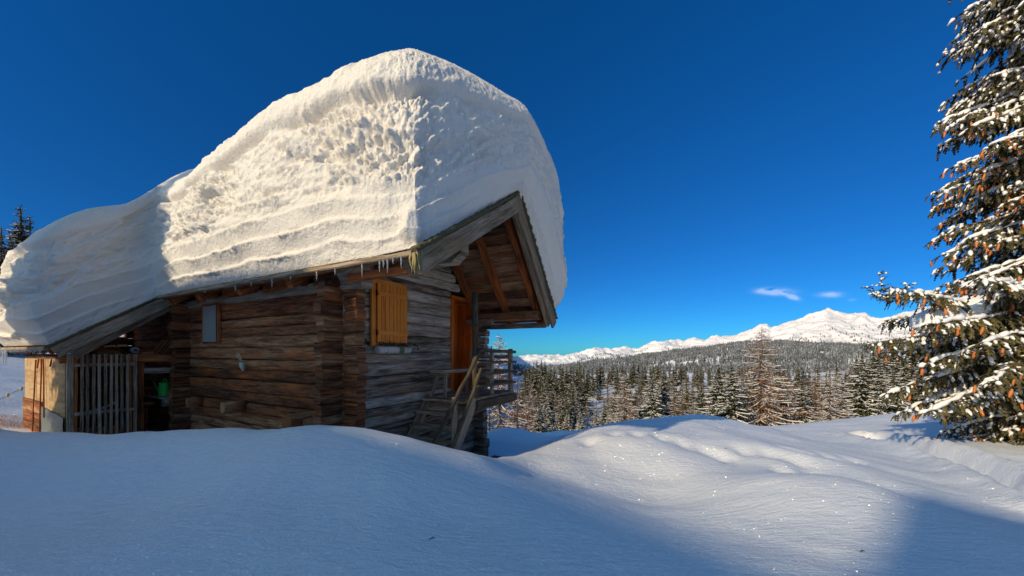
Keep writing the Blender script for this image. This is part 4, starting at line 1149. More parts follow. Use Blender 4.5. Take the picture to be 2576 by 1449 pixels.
# things laid on the tie beam
b = hthing('bucket', -1.36, 4.94, -.03, 'grey square metal bucket standing on the lean-to beam, under the sloping verge board', 'bucket')
m = MB(); m.prism([(-.075, -.07, 0), (.075, -.07, 0), (.085, -.08, .19), (-.085, -.08, .19)], (0, .15, 0)); m.build('body', M['metal'], b)
m = MB(); m.tube([(-.085, 0, .185), (-.03, 0, .20), (.03, 0, .20), (.085, 0, .185)], .005, 6); m.build('handle', M['dark_metal'], b)
def board(t, a, z, dx, dy, dz, w, h, lab, mt='split_wood', grp=None, tone=None):
    o_ = MB(); o_.beam((-dx / 2, -dy / 2, -dz / 2), (dx / 2, dy / 2, dz / 2), w, h, seg=3, jit=.003, rng=rnd, tone=tone)
    o = o_.build('board', M[mt]); o.location = hut_world(t, a, z); o.rotation_euler = (0, 0, HYAW)
    return tag(o, lab, 'board', grp)
board(-1.08, 5.02, .02, .36, .1, -.06, .12, .07, 'thick brown board lying across the lean-to beam right of the bucket', 'red_wood', tone=.3)
board(-1.05, 4.96, -.02, .30, .05, .0, .10, .03, 'thin grey board lying flat on the lean-to beam, lowest of the pile', 'grey_board', tone=.4)
board(-.95, 4.98, .105, .30, .04, .025, .05, .035, 'pale short lath on top of the board pile right of the bucket', 'plywood', tone=.5)
board(-.86, 5.06, .03, .20, .2, -.16, .05, .03, 'reddish lath sliding off the right end of the board pile', 'red_wood', tone=.4)
board(-.52, 4.98, -.02, .16, .03, .01, .07, .035, 'short pale wood offcut in the middle of the lean-to beam', 'split_wood', tone=.8)
board(-.60, 5.05, .02, .20, .3, .02, .04, .02, 'thin orange lath behind the short offcut on the lean-to beam', 'red_wood', tone=.8)
for i in range(5):
    o = board(-.36 + .06 * i, 5.06 + .015 * i, .10, .17, .0, .27, .12, .018 if i < 4 else .03, ['leaning plank, leftmost of the five tilted on the lean-to beam', 'leaning plank, second from the left of the five on the lean-to beam', 'leaning plank, middle one of the five on the lean-to beam', 'leaning plank, fourth from the left on the lean-to beam', 'dark wide leaning plank, nearest the log wall on the lean-to beam'][i], 'red_wood' if i < 4 else 'log_brown', 'planks leaning on the lean-to beam', [.7, .95, .6, .8, .5][i])
b = hthing('wire_roll', -.66, 5.10, .03, 'dark grey roll of wire netting on the lean-to beam between the boards and planks', 'wire roll')
m = MB(); m.tube([(-.02, -.1, 0), (0, .0, 0), (.02, .12, 0)], .055, 12); m.build('roll', M['metal'], b)
m = MB(); m.tube([(-.021, -.108, 0), (-.02, -.1, 0)], .025, 8); m.build('core', M['dark_metal'], b)
# split logs behind the slatted gate
q = random.Random(9); nlog = 0
proto = []
for kx in range(4):
    m = MB(); r_ = .045 + .012 * kx
    pr = [(0, 0, r_), (-r_, 0, -r_ * .6), (r_ * .3, 0, -r_ * .95), (r_, 0, -r_ * .35)] if kx % 2 else [(-r_, 0, 0), (-r_ * .5, 0, r_ * .85), (r_ * .5, 0, r_ * .85), (r_, 0, 0), (r_ * .5, 0, -r_ * .85), (-r_ * .5, 0, -r_ * .85)]
    m.prism(pr, (0, .30, 0), .7); o = m.build('split_log', M['split_wood']); proto.append(o)
FIRE = []
for row in range(7):
    for ii in range(9):
        x = -1.38 + ii * .075 + (row % 2) * .03; z = -1.86 + row * .082
        hgt = .35 + .28 * math.exp(-((ii - 5) / 3.0) ** 2)
        if z > -1.86 + hgt + q.uniform(-.06, .05): continue
        src = q.choice(proto); o = src if src not in FIRE else src.copy()
        if o is not src: COL.objects.link(o)
        FIRE.append(o)
        o.location = hut_world(x, 4.93 + q.uniform(0, .06), z); o.rotation_euler = (q.uniform(-.06, .06), q.uniform(0, 6.28), HYAW + q.uniform(-.12, .12))
        tag(o, 'split firewood log in the heap behind the slatted gate of the lean-to', 'firewood', 'firewood behind the slatted gate')
b = hthing('white_pipe', -1.08, 4.95, -.98, 'short white pipe propped behind the slatted gate above the firewood', 'pipe')
m = MB(); m.tube([(-.20, 0, -.06), (-.05, 0, -.02), (.10, 0, .05)], .02, 8); m.build('pipe', M['tree_snow'], b)
m = MB(); m.tube([(.10, 0, .05), (.14, 0, .068)], .028, 8); m.build('collar', M['tree_snow'], b)
# twig tied to the roof post and red peppers string
b = hthing('twig_bundle', 1.74, -1.09, .42, 'small bundle of dry twigs tied across the tall post by the door', 'twigs')
for (p0, p1) in (((-.10, 0, -.03), (.16, -.01, .08)), ((-.12, .0, .02), (.06, -.01, .0)), ((-.08, .01, .05), (.02, .0, -.03))):
    m = MB(); m.tube([p0, ((p0[0] + p1[0]) / 2, -.02, (p0[2] + p1[2]) / 2 - .01), p1], [.008, .007, .003], 5); m.build('twig', M['pole'], b)
b = hthing('rope_hank', 3.32, -.36, -.02, 'short reddish rope hanging from the dark log corner behind the tall post', 'rope')
for s_ in (-1, 1):
    m = MB(); m.tube([(0, 0, .14), (s_ * .015, 0, .02), (s_ * .03 + .02, 0, -.14)], .012, 6); m.build('strand', M['split_wood'], b)
# wire fence on the slope at the far left
fa = Vector(unproj(-60, 1030, 9.2)); fe = Vector(unproj(66, 972, 9.6))
b = empty('wire_fence', fa, 0, 'thin fence wire with two yellow insulators crossing the snow left of the lean-to', 'fence')
m = MB(); m.tube([(0, 0, 0), (fe - fa) * .5 - Vector((0, 0, .02)), fe - fa], .006, 5); m.build('wire', M['dark_metal'], b)
M['yellow'] = plain('yellow_insulator', (.55, .42, .15), .5, var=.1)
for t_ in (.62, .9):
    p = (fe - fa) * t_; m = MB(); m.tube([p - Vector((.0, 0, .06)), p - Vector((0, 0, .02)), p + Vector((0, 0, .05))], [.012, .035, .014], 8); m.build('insulator', M['yellow'], b)
# dead grass on the thin snow by the lean-to
m = MB()
for i in range(420):
    px = rnd.uniform(-20, 62); py = rnd.uniform(1010, 1078); Y = 8.6 - (py - 1010) / 68 * 1.5
    x = (px - CXP) / FPX * Y; z = gz(x, Y)
    d = Vector((rnd.uniform(-1, 1), rnd.uniform(-1, 1), rnd.uniform(.3, 1.6))).normalized() * rnd.uniform(.04, .13)
    p = Vector((x, Y, z - .01)); s = Vector((.006, 0, 0))
    m.poly([p - s, p + s, p + d], rnd.random())
M['straw'] = plain('dead_grass', (.26, .13, .07), .95, var=.5, scale=30)
tag(m.build('dead_grass', M['straw']), 'reddish dead grass stubble poking through thin snow left of the lean-to', 'grass', kind='stuff')

# bits of bark and needles blown onto the near bank
for (px, py, Y, a, lab) in ((1087, 1346, 2.42, .6, 'tiny dark twig lying on the shaded snow in the middle of the near bank'), (1823, 1176, 5.4, 1.2, 'tiny dark twig on the sunlit snow beside the animal track'), (2170, 1420, 2.5, .3, 'tiny brown bark flake at the bottom of the picture, right of the sunlit patch'), (1826, 1158, 6.0, 2.0, 'short broken larch twig on the bank above the animal track')):
    x, y, z = unproj(px, py, Y); z = gz(x, y) + .006
    m = MB(); d = Vector((math.cos(a), math.sin(a), 0)) * .022
    m.tube([-d, Vector((0, .003, .004)), d], [.003, .004, .001], 5); m.tube([Vector((0, 0, .003)), d * .4 + Vector((-.008, .012, .006))], [.002, .001], 4)
    o = m.build('twig', M['dark_metal'] if px > 9999 else M['pole']); o.location = (x, y, z); tag(o, lab, 'twig')
# ------------------------------------------------------------------ trees
def leafmat(name, a, b, c, sc=3.0):
    k = N(name)
    obj = k.n('ShaderNodeTexCoord').outputs['Object']
    at = k.n('ShaderNodeAttribute', attribute_name='tone').outputs['Fac']
    n = k.noise(obj, sc, 3, .6)
    f = k.math('ADD', k.math('MULTIPLY', at, .6), k.math('MULTIPLY', n, .45))
    k.l(k.ramp(f, [(.2, a), (.5, b), (.85, c)]), k.b.inputs['Base Color'])
    k.b.inputs['Roughness'].default_value = .75; k.b.inputs['Specular IOR Level'].default_value = .2
    return k.m
M['needle'] = leafmat('spruce_needles', (.020, .024, .011), (.055, .058, .022), (.12, .11, .04))
M['needle_near'] = leafmat('brownish_spruce_needles', (.030, .028, .012), (.085, .075, .028), (.17, .13, .05))
M['needle_far'] = leafmat('spruce_needles_far', (.030, .032, .015), (.075, .072, .028), (.15, .13, .045), 1.0)
M['larch'] = leafmat('bare_larch_twigs', (.08, .038, .018), (.19, .09, .042), (.32, .17, .08), 2.0)
M['bark'] = plain('bark', (.10, .065, .045), .95, var=.5, scale=14)
M['cone'] = plain('spruce_cone', (.55, .17, .04), .7, var=.35, scale=60)

def strip_snow(m, pts, w, lift, q, h=.5):
    """snow lying on a bough: an irregular little roof along the points"""
    n = len(pts); i0 = len(m.v)
    for k_, p in enumerate(pts):
        d = (pts[min(k_ + 1, n - 1)] - pts[max(k_ - 1, 0)])
        s = d.cross(Vector((0, 0, 1)))
        if s.length < 1e-5: s = Vector((1, 0, 0))
        s = s.normalized() * w * q.uniform(.6, 1.15) * (.35 if k_ in (0, n - 1) else 1)
        u = Vector((0, 0, lift + w * h * q.uniform(.6, 1.2)))
        m.v.extend([p - s + Vector((0, 0, lift * .2)), p + u, p + s + Vector((0, 0, lift * .2))])
    for k_ in range(n - 1):
        a = i0 + 3 * k_
        for (x, y) in ((0, 1), (1, 2), (2, 0)):
            m.face((a + x, a + y, a + 3 + y, a + 3 + x), ((0, 0), (0, 1), (1, 1), (1, 0)), .5, True)

def spruce_parts(H, R, seed, snow=.7, whorls=26, per=7, droop=.28, quads=1.0, shape=.85, base=.06, leaf=1.0):
    q = random.Random(seed)
    fol, sn, tr = MB(), MB(), MB()
    tr.tube([(0, 0, -.3), (0, 0, H * .5), (0, 0, H * .97)], [R * .085, R * .05, R * .008], 7, rng=q)
    for wi in range(whorls):
        f = base + (1 - base) * (wi / whorls) ** .92
        L0 = R * (1 - f) ** shape + .012 * H
        for b in range(per if f < .85 else 4):
            az = q.uniform(0, 6.283); L = L0 * q.uniform(.72, 1.12)
            h = H * (f + q.uniform(-.6, .6) / whorls)
            dv = Vector((math.cos(az), math.sin(az), 0)); sv = Vector((-dv.y, dv.x, 0))
            dr = droop * q.uniform(.6, 1.5) * (1.2 - f * .9) - (.55 * max(0, f - .75) * 2)
            pts = []
            for k_ in range(5):
                t = k_ / 4
                pts.append(Vector((0, 0, h)) + dv * (L * t) + Vector((0, 0, -dr * L * (t ** 1.3) * 1.2 + .22 * L * max(0, t - .6))))
            # needle sprays either side and hanging
            for k_ in range(1, 5):
                t = k_ / 4; p = pts[k_]; prev = pts[k_ - 1]
                tw = L * .30 * (1.15 - t * .75) * quads + .03
                for s_ in (-1, 1):
                    for rep in range(2):
                        o = prev.lerp(p, q.random()); d = (sv * s_ * q.uniform(.6, 1) + dv * q.uniform(.2, .7) + Vector((0, 0, q.uniform(-.55, -.05)))).normalized()
                        wd = (d.cross(Vector((0, 0, 1))).normalized() * .5 + Vector((0, 0, q.uniform(-.7, .7)))) * tw * .26 * leaf
                        e = o + d * tw * q.uniform(.7, 1.2)
                        fol.poly([o, o.lerp(e, .45) + wd, e, o.lerp(e, .45) - wd], q.random())
                        if q.random() < snow * .55:
                            strip_snow(sn, [o.lerp(e, .25) + Vector((0, 0, .01)), o.lerp(e, .6), e.lerp(o, .08)], tw * .13, tw * .05, q)
                o = prev.lerp(p, q.random()); e = o + Vector((q.uniform(-.2, .2), q.uniform(-.2, .2), -1)).normalized() * tw * q.uniform(.5, 1.0)
                wd = dv * tw * .22
                fol.poly([o - wd, o + wd, e + wd * .3, e - wd * .3], q.random() * .7)
            e = pts[-1] + (pts[-1] - pts[-2]).normalized() * L * .12; wd = sv * L * .07
            fol.poly([pts[-2] - wd, e, pts[-2] + wd, pts[-3]], q.random())
            if q.random() < snow:
                a = q.choice((0, 1, 1, 2))
                strip_snow(sn, [x + Vector((0, 0, .01 * L)) for x in pts[a:]], L * .07 + .015, L * .02, q)
    fol.tube([(0, 0, H * .88), (0, 0, H)], [R * .045, .01], 4, rng=q)
    return tr, fol, sn

def larch_parts(H, R, seed, snow=.8, n=70, twigs=9, weep=.35, thick=1.0, shape=.8):
    q = random.Random(seed)
    fol, sn, tr = MB(), MB(), MB()
    tr.tube([(0, 0, -.3), (.02 * R, 0, H * .4), (0, .01 * R, H * .8), (0, 0, H)], [.012 * H * thick, .008 * H * thick, .003 * H, .0008 * H], 8, rng=q)
    for i in range(n):
        f = .05 + .93 * (i + q.random()) / n
        L = R * ((1 - f) ** shape * q.uniform(.65, 1.1)) + .02 * H
        az = q.uniform(0, 6.283); dv = Vector((math.cos(az), math.sin(az), 0)); sv = Vector((-dv.y, dv.x, 0))
        h = H * f; dp = weep * (1.25 - f) * q.uniform(.7, 1.3); bend = q.uniform(-.12, .12)
        pts = []
        for k_ in range(8):
            t = k_ / 7
            pts.append(Vector((0, 0, h)) + dv * L * t + sv * bend * L * t * t + Vector((0, 0, L * (-dp * 1.6 * t + 1.25 * dp * t * t + (.10 if f > .7 else 0) * t))) + Vector((q.uniform(-1, 1), q.uniform(-1, 1), q.uniform(-1, 1))) * L * .012)
        r0 = .011 * L * thick + .004 * H / 6
        fol.tube(pts, [r0 * (1.05 - .9 * k_ / 7) for k_ in range(8)], 4, cap=False, rng=q, tone=q.uniform(.1, .6))
        if q.random() < snow: strip_snow(sn, [p + Vector((0, 0, r0 * .5)) for p in pts[q.choice((0, 1)):q.choice((7, 8))]], r0 * 1.35 + .003 * H / 5, r0 * .35, q, .8)
        for j in range(twigs):
            t = q.uniform(.18, 1.0); k_ = min(6, int(t * 7)); o = pts[k_].lerp(pts[k_ + 1], t * 7 - k_)
            l2 = L * q.uniform(.10, .30) * (1.2 - t * .6)
            d = (sv * q.choice((-1, 1)) * q.uniform(.4, 1) + dv * q.uniform(.1, .9) + Vector((0, 0, q.uniform(-.9, .35)))).normalized()
            e = o + d * l2 + Vector((0, 0, .10 * l2)); w_ = Vector((0, 0, 1)).cross(d).normalized() * r0 * .6 + Vector((0, 0, r0 * .5))
            mpt = o.lerp(e, .5) + Vector((0, 0, -.05 * l2))
            fol.poly([o - w_, o + w_, mpt + w_ * .8, mpt - w_ * .8], q.uniform(.3, 1)); fol.poly([mpt - w_ * .8, mpt + w_ * .8, e + w_ * .25, e - w_ * .25], q.uniform(.3, 1))
            if q.random() < snow * .45: strip_snow(sn, [o, mpt, e], r0 * .8, r0 * .3, q, .8)
            for jj in range(2):
                t2 = q.uniform(.3, 1); o2 = o.lerp(e, t2); e2 = o2 + Vector((q.uniform(-1, 1), q.uniform(-1, 1), q.uniform(-.8, .8))).normalized() * l2 * .45; w2 = w_ * .45
                fol.poly([o2 - w2, o2 + w2, e2], q.uniform(.4, 1))
    return tr, fol, sn

def make_tree(kind, parts, fmat, name):
    tr, fol, sn = parts
    root = bpy.data.objects.new(name, None); COL.objects.link(root)
    tr.build('trunk', M['bark'], root); fol.build('crown', fmat, root)
    if sn.f: sn.build('snow', M['tree_snow'], root)
    return root
def dup(root):
    r_ = root.copy(); COL.objects.link(r_)
    for ch in list(root.children):
        c = ch.copy(); COL.objects.link(c); c.parent = r_
    return r_
PROTO = {}
UNIT = 10.0
for i in range(3): PROTO['spruce%d' % i] = (lambda i=i: make_tree('spruce', spruce_parts(UNIT, 2.2, 40 + i, .62, 30, 8, quads=1.35, leaf=1.5), M['needle'], 'spruce_tree'))
for i in range(3): PROTO['dark%d' % i] = (lambda i=i: make_tree('spruce', spruce_parts(UNIT, 1.9, 60 + i, .28, 24, 7, .2, 1.4, leaf=1.8), M['needle_far'], 'spruce_tree'))
for i in range(3): PROTO['larch%d' % i] = (lambda i=i: make_tree('larch', larch_parts(UNIT, 3.0, 80 + i, .8, 90, 14, .38), M['larch'], 'larch_tree'))
for i in range(2): PROTO['brown%d' % i] = (lambda i=i: make_tree('larch', larch_parts(UNIT, 2.4, 90 + i, .35, 95, 16, .25), M['larch'], 'larch_tree'))
PROTO['big_larch'] = lambda: make_tree('larch', larch_parts(UNIT, 4.0, 101, .6, 210, 18, .36, 1.0, .8), M['larch'], 'larch_tree')
PROTO['tall_spruce'] = lambda: make_tree('spruce', spruce_parts(UNIT, 2.1, 71, .5, 34, 9, .3, quads=1.3, leaf=1.5), M['needle'], 'spruce_tree')
_built = {}
def plant(kind, x, y, top_z=None, H=None, wide=1.0, label='', cat='spruce', group=None, rz=None, sink=.15):
    if kind not in _built: o = _built[kind] = PROTO[kind]()
    else: o = dup(_built[kind])
    z0 = gz(x, y) - sink
    h = H if H is not None else top_z - z0
    s = h / UNIT
    o.location = (x, y, z0); o.scale = (s * wide, s * wide, s); o.rotation_euler = (0, 0, rz if rz is not None else (x * 7.1 + y * 3.3) % 6.28)
    return tag(o, label, cat, group)
def plant_px(kind, px, ytop, Y, wide=1.0, label='', cat=None, group=None):
    x, y, z = unproj(px, ytop, Y)
    return plant(kind, x, y, top_z=z, wide=wide, label=label, cat=cat or ('larch' if kind[:3] in ('lar', 'bro', 'big') else 'spruce'), group=group)
NEAR = [
    ('big_larch', 1256, 836, 27, .8, 'bare snow-dusted larch rising behind the balcony railing of the hut'),
    ('brown0', 1302, 925, 21, 1.25, 'low spreading bare larch just right of the balcony, at the lip of the snow'),
    ('larch2', 1232, 985, 17, 1.3, 'small bushy bare larch under the balcony, beside the hut corner'),
    ('spruce1', 1357, 1008, 24, 1.15, 'small snowy spruce alone at the edge of the hollow right of the hut'),
    ('brown1', 1330, 985, 23, 1.3, 'low reddish larch thicket left of the small lone spruce'),
    ('big_larch', 1571, 936, 30, .82, 'snow-traced bare larch, the taller pale one above the left flank of the middle snow bank'),
    ('spruce0', 1641, 934, 30, 1.05, 'snow-laden spruce right of the pale bare larch, left of its twin'),
    ('spruce2', 1668, 930, 32, 1.0, 'snow-laden spruce behind the middle bank, right one of the twin pair'),
    ('larch1', 1695, 945, 30, .8, 'thin snowy larch right of the twin snow-laden spruces'),
    ('brown1', 1716, 942, 29, .95, 'rusty brown larch with little snow behind the top of the middle bank'),
    ('larch2', 1744, 1000, 27, 1.3, 'short larch thick with white snow behind the second snow bank'),
    ('tall_spruce', 1764, 962, 31, 1.0, 'dark spruce between the short white larch and the pair of big snowy spruces'),
    ('spruce1', 1808, 916, 29, 1.2, 'big snowy spruce left of the great larch, the left one of two touching'),
    ('spruce0', 1840, 912, 27, 1.15, 'big snowy spruce touching the left side of the great larch'),
    ('big_larch', 1916, 823, 28, 1.08, 'great bare larch, tallest tree in the middle, brown with snow along every branch'),
    ('dark0', 1962, 950, 36, 1.1, 'dark green spruce right behind the great larch'),
    ('tall_spruce', 2019, 950, 30, 1.1, 'near-black spruce standing right of the great larch'),
    ('brown0', 2050, 926, 31, .9, 'slim brown larch right of the near-black spruce'),
    ('larch1', 2088, 911, 28, 1.15, 'sprawling snow-covered larch between the near-black spruce and the snowy spruces on the right'),
    ('larch0', 2118, 930, 29, .8, 'narrow snowy larch touching the right side of the sprawling one'),
    ('spruce2', 2169, 880, 29, 1.0, 'tall snow-striped spruce, first of the tall group on the right'),
    ('tall_spruce', 2197, 868, 33, .95, 'slender dark spruce behind the first tall snow-striped one'),
    ('spruce0', 2214, 900, 28, .85, 'narrow snow-striped spruce in front of the tallest dark one on the right'),
    ('tall_spruce', 2216, 858, 36, 1.0, 'tallest dark spruce of the right group, pointed top above its snowy neighbours'),
    ('spruce1', 2247, 905, 29, .8, 'narrow blue-white spruce at the end of the snowy field'),
    ('tall_spruce', 2246, 866, 38, 1.0, 'dark spruce behind the narrow blue-white one'),
    ('spruce2', 2278, 890, 30, .95, 'snowy spruce just left of the drooping bough of the big cone-bearing spruce'),
    ('tall_spruce', 2288, 850, 37, 1.0, 'pointed dark spruce rising behind the drooping bough tip'),
    ('spruce0', 2318, 900, 29, 1.1, 'snow-laden spruce seen through the drooping bough of the big spruce'),
    ('spruce1', 2352, 910, 28, 1.2, 'broad snow-laden spruce at the foot of the right-hand bank'),
    ('spruce2', 2400, 890, 30, 1.2, 'snowy spruce mostly hidden behind the big cone-bearing spruce'),
    ('tall_spruce', 52, 513, 22, .85, 'tallest spruce above the left end of the roof snow'),
    ('spruce1', 75, 541, 23, .85, 'spruce just right of the tallest one above the left end of the roof snow'),
    ('spruce0', 92, 572, 24, .9, 'smallest spruce nearest the roof snow on the left'),
    ('spruce2', 3, 568, 19, .9, 'snowy spruce at the left edge of the picture beside the roof snow'),
    ('tall_spruce', 26, 590, 21, 1.0, 'lower dark spruce between the leftmost one and the tallest one'),
]
for (kd, px, yt, Y, wd, lab) in NEAR: plant_px(kd, px, yt, Y, wd * (1.25 if kd[:2] in ('sp', 'ta', 'da') and px > 1000 else 1), lab)
q = random.Random(77)
# the row of spruces along the far rim of the clearing
for i in range(100):
    px = 1318 + i * 7.2 + q.uniform(-5, 5); Y = q.uniform(105, 150); yt = 914 + 10 * math.sin(i * .9) * .5 + q.uniform(-9, 14) + (8 if px > 1660 else 0)
    kd = 'dark%d' % q.randrange(3)
    plant_px(kd, px, yt, Y, q.uniform(1.1, 1.6), 'dark green spruce in the long row along the far rim of the snowy clearing', group='spruces of the far rim')
# scattered over the clearing and down the near slope
SC = [(1352, 925, 92), (1378, 940, 84), (1400, 935, 95), (1424, 925, 88), (1440, 950, 70), (1462, 935, 90), (1470, 950, 76), (1388, 965, 62), (1412, 985, 55), (1452, 1010, 45), (1478, 1022, 42), (1500, 1030, 40), (1520, 1010, 46), (1545, 1000, 50), (1508, 965, 100), (1532, 985, 70), (1490, 1040, 34), (1460, 1035, 36), (1428, 1030, 38), (1405, 1025, 40), (1600, 975, 60), (1615, 1000, 46), (1340, 960, 60), (1322, 950, 66), (1375, 1000, 44), (1590, 1015, 40), (1440, 985, 58), (1360, 945, 76), (1550, 1028, 36), (1392, 1042, 30), (1530, 1044, 32)]
for i, (px, yt, Y) in enumerate(SC):
    kd = ('dark%d' % (i % 3)) if yt < 1000 else ('spruce%d' % (i % 3))
    if i % 6 == 4: kd = 'brown1'
    if kd.startswith('brown'): plant_px(kd, px, yt, Y, 1.0, 'bare brown larch scattered among the spruces of the snowy clearing', group='larches in the clearing')
    elif kd.startswith('dark'): plant_px(kd, px, yt, Y, 1.5, 'dark spruce standing in the snowy clearing between the hut and the middle bank', group='dark spruces in the clearing')
    else: plant_px(kd, px, yt, Y, 1.3, 'small snowy spruce low on the slope behind the hollow', group='small snowy spruces in the hollow')
for i in range(46):
    px = q.choice((q.uniform(1305, 1445), q.uniform(1525, 1680))); yt = q.uniform(925, 1000); Y = 88 - (yt - 925) * .62 + q.uniform(-4, 4)
    if q.random() < .3: plant_px('brown%d' % q.randrange(2), px, yt, Y, q.uniform(1.1, 1.5), 'bare brown larch scattered among the spruces of the snowy clearing', group='larches in the clearing')
    else: plant_px('dark%d' % q.randrange(3), px, yt, Y, q.uniform(1.3, 1.7), 'dark spruce standing in the snowy clearing between the hut and the middle bank', group='dark spruces in the clearing')
# the wood behind the row on the right
for i in range(110):
    px = 1640 + i * 8.2 + q.uniform(-6, 6); Y = q.uniform(36, 62)
    top = np.interp(px, [1640, 1760, 1850, 2000, 2100, 2200, 2300, 2600], [950, 948, 935, 945, 920, 890, 870, 840])
    yt = top + q.uniform(-14, 26)
    r_ = q.random()
    if r_ < .38: plant_px('brown%d' % q.randrange(2), px, yt, Y, q.uniform(1.1, 1.6), 'rusty brown larch in the wood behind the snowy field', group='larches of the wood')
    elif r_ < .75: plant_px('dark%d' % q.randrange(3), px, yt, Y, q.uniform(1.2, 1.7), 'dark spruce in the wood behind the snowy field', group='spruces of the wood')
    else: plant_px('spruce%d' % q.randrange(3), px, yt, Y, q.uniform(1.1, 1.5), 'snowy spruce in the wood behind the snowy field', group='snowy spruces of the wood')
for i in range(26):
    px = 1290 + i * 14 + q.uniform(-7, 7); Y = q.uniform(44, 70)
    plant_px('brown%d' % (i % 2) if i % 3 else 'larch%d' % (i % 3), px, q.uniform(968, 1010), Y, q.uniform(1, 1.4), 'twiggy bare larch of the thicket right of the hut balcony', group='larch thicket by the hut')
# spruces added outside the picture on the left as shade casters
for (x, y, H, w_) in SHADERS:
    plant('tall_spruce', x, y, H=H, wide=w_, label='unseen tall spruce added left of the viewer to cast shade', cat='spruce', group='added shade spruces left of the viewer', sink=-.6 if y > 0 else .15)

# ------------------------------------------------------------------ the big spruce with cones on the right
def hero_spruce():
    TX, TY = 14.6, 9.3
    tz = gz(TX, TY) - .1
    root = empty('cone_spruce', (TX, TY, tz), 0, 'huge snow-covered spruce hung with orange cones at the right edge', 'spruce')
    q = random.Random(5); H = 21.0
    m = MB(); m.tube([(0, 0, -.3), (.05, 0, 4), (0, .05, 10), (0, 0, H)], [.30, .26, .17, .02], 12, rng=q); m.build('trunk', M['bark'], root)
    fol, sn, br = MB(), MB(), MB(); cones = []
    def blob_(a, b, r):
        d = b - a; L = d.length
        n = max(4, min(9, int(L / (r * 1.1)))); pp = []; rr = []
        for k_ in range(n):
            t = k_ / (n - 1)
            pp.append(a + d * t + Vector((q.uniform(-.45, .45) * r, q.uniform(-.45, .45) * r, r * .2 - .5 * r * t * t + q.uniform(-.2, .2) * r)))
            rr.append(r * q.uniform(.5, 1.1) * (.35 if k_ in (0, n - 1) else 1))
        sn.tube(pp, rr, 6, rng=q)
    def twig(o, d, l, w_, tone, snowp):
        """a hanging spray: needle quads round a short drooping stem, snow along its back"""
        up = Vector((0, 0, 1)); s = d.cross(up)
        if s.length < .01: s = Vector((1, 0, 0))
        s.normalize(); pts = [o]
        n = 3
        for k_ in range(n):
            dd = (d + Vector((0, 0, -.28 * k_))).normalized(); pts.append(pts[-1] + dd * l / n)
        for k_ in range(n):
            a, b = pts[k_], pts[k_ + 1]; wd = w_ * (1.1 - .25 * k_)
            for sd in (-1, 1):
                e = (a + b) * .5 + s * sd * wd + Vector((0, 0, -wd * .6))
                fol.poly([a, e, b + (b - a) * .25], tone + q.uniform(-.2, .2))
            e = a.lerp(b, .5) - Vector((0, 0, wd * q.uniform(.7, 1.5))) + (b - a) * .3
            fol.poly([a, e, b], tone * .7)
        if q.random() < snowp:
            a_ = q.choice((0, 0, 1)); blob_(pts[a_].lerp(pts[a_ + 1], q.random()), pts[min(3, a_ + q.choice((1, 2, 2)))], w_ * q.uniform(.5, .95))
        return pts
    def bough(h, az, L, dr, lift=.18, dens=1.0, snow=.8, heavy=1.0, cone_p=.0):
        dv = Vector((math.cos(az), math.sin(az), 0)); sv = Vector((-dv.y, dv.x, 0))
        n = max(5, int(L / .16 * dens)); pts = []
        wig = q.uniform(-.1, .1)
        for k_ in range(n + 1):
            t = k_ / n
            pts.append(Vector((0, 0, h)) + dv * L * t + sv * wig * L * t * t + Vector((0, 0, -dr * L * (t ** 1.25) + lift * L * max(0, t - .55) * 1.3)) + Vector((0, 0, q.uniform(-.015, .015))))
        br.tube(pts[::2] if len(pts) > 6 else pts, [max(.006, .035 * (1 - k_ / (len(pts[::2] if len(pts) > 6 else pts)))) for k_ in range(len(pts[::2] if len(pts) > 6 else pts))], 5, cap=False, rng=q)
        for k_ in range(int(n * .22), n + 1):
            t = k_ / n; p = pts[k_]
            sl_ = (.18 + .42 * (1 - abs(t - .45) * 1.3)) * min(1, L / 2.2) + .05
            for sd in (-1, 1):
                l = sl_ * q.uniform(.7, 1.2)
                d = (sv * sd * q.uniform(.55, 1) + dv * q.uniform(.35, .8) + Vector((0, 0, q.uniform(-.65, -.15)))).normalized()
                tp = twig(p, d, l, .06, q.uniform(.2, .9), snow)
                if l > .25:
                    for e_ in range(2):
                        o = tp[1].lerp(tp[-1], q.random()); twig(o, (d * .45 + Vector((q.uniform(-.3, .3), q.uniform(-.3, .3), -.8))).normalized(), l * .5, .05, q.uniform(.1, .7), snow * .35)
                if cone_p and q.random() < cone_p * (.4 + t): cones.append(tp[-1] if q.random() < .6 else tp[2])
            if q.random() < .75:
                twig(p, Vector((q.uniform(-.25, .25), q.uniform(-.25, .25), -1)).normalized(), sl_ * q.uniform(.5, 1.05), .05, q.uniform(0, .6), snow * .12)
        a = int(n * .25)
        k_ = a
        while k_ < len(pts) - 2:
            e_ = min(len(pts) - 1, k_ + q.choice((2, 4, 6)))
            if q.random() < .8: blob_(pts[k_] + Vector((0, 0, .03)), pts[e_] + Vector((0, 0, .03)), .058 * heavy * min(1, L / 2) * q.uniform(.6, 1.3))
            k_ = e_
        return pts
    def crown_r(h): return min(2.45, 2.40 - .045 * (h - 6)) if h > 2 else 2.1 + .2 * h
    h = .55
    while h < 19.5:
        L0 = crown_r(h)
        for b in range(10 if h < 13 else 5):
            az = q.uniform(0, 6.283)
            vis = math.cos(az - math.atan2(-TY, -TX)) > -.35
            L = L0 * q.uniform(.75, 1.12)
            if h < 2.2: L *= .86
            bough(h + q.uniform(-.15, .15), az, L, q.uniform(.32, .60) if h < 9 else q.uniform(.22, .5), dens=(1.0 if vis else .5) * (1 if h < 13 else .55), snow=.85, cone_p=(.13 + .02 * h) if (vis and h < 13.0) else 0)
        h += .29 if h < 13 else .55
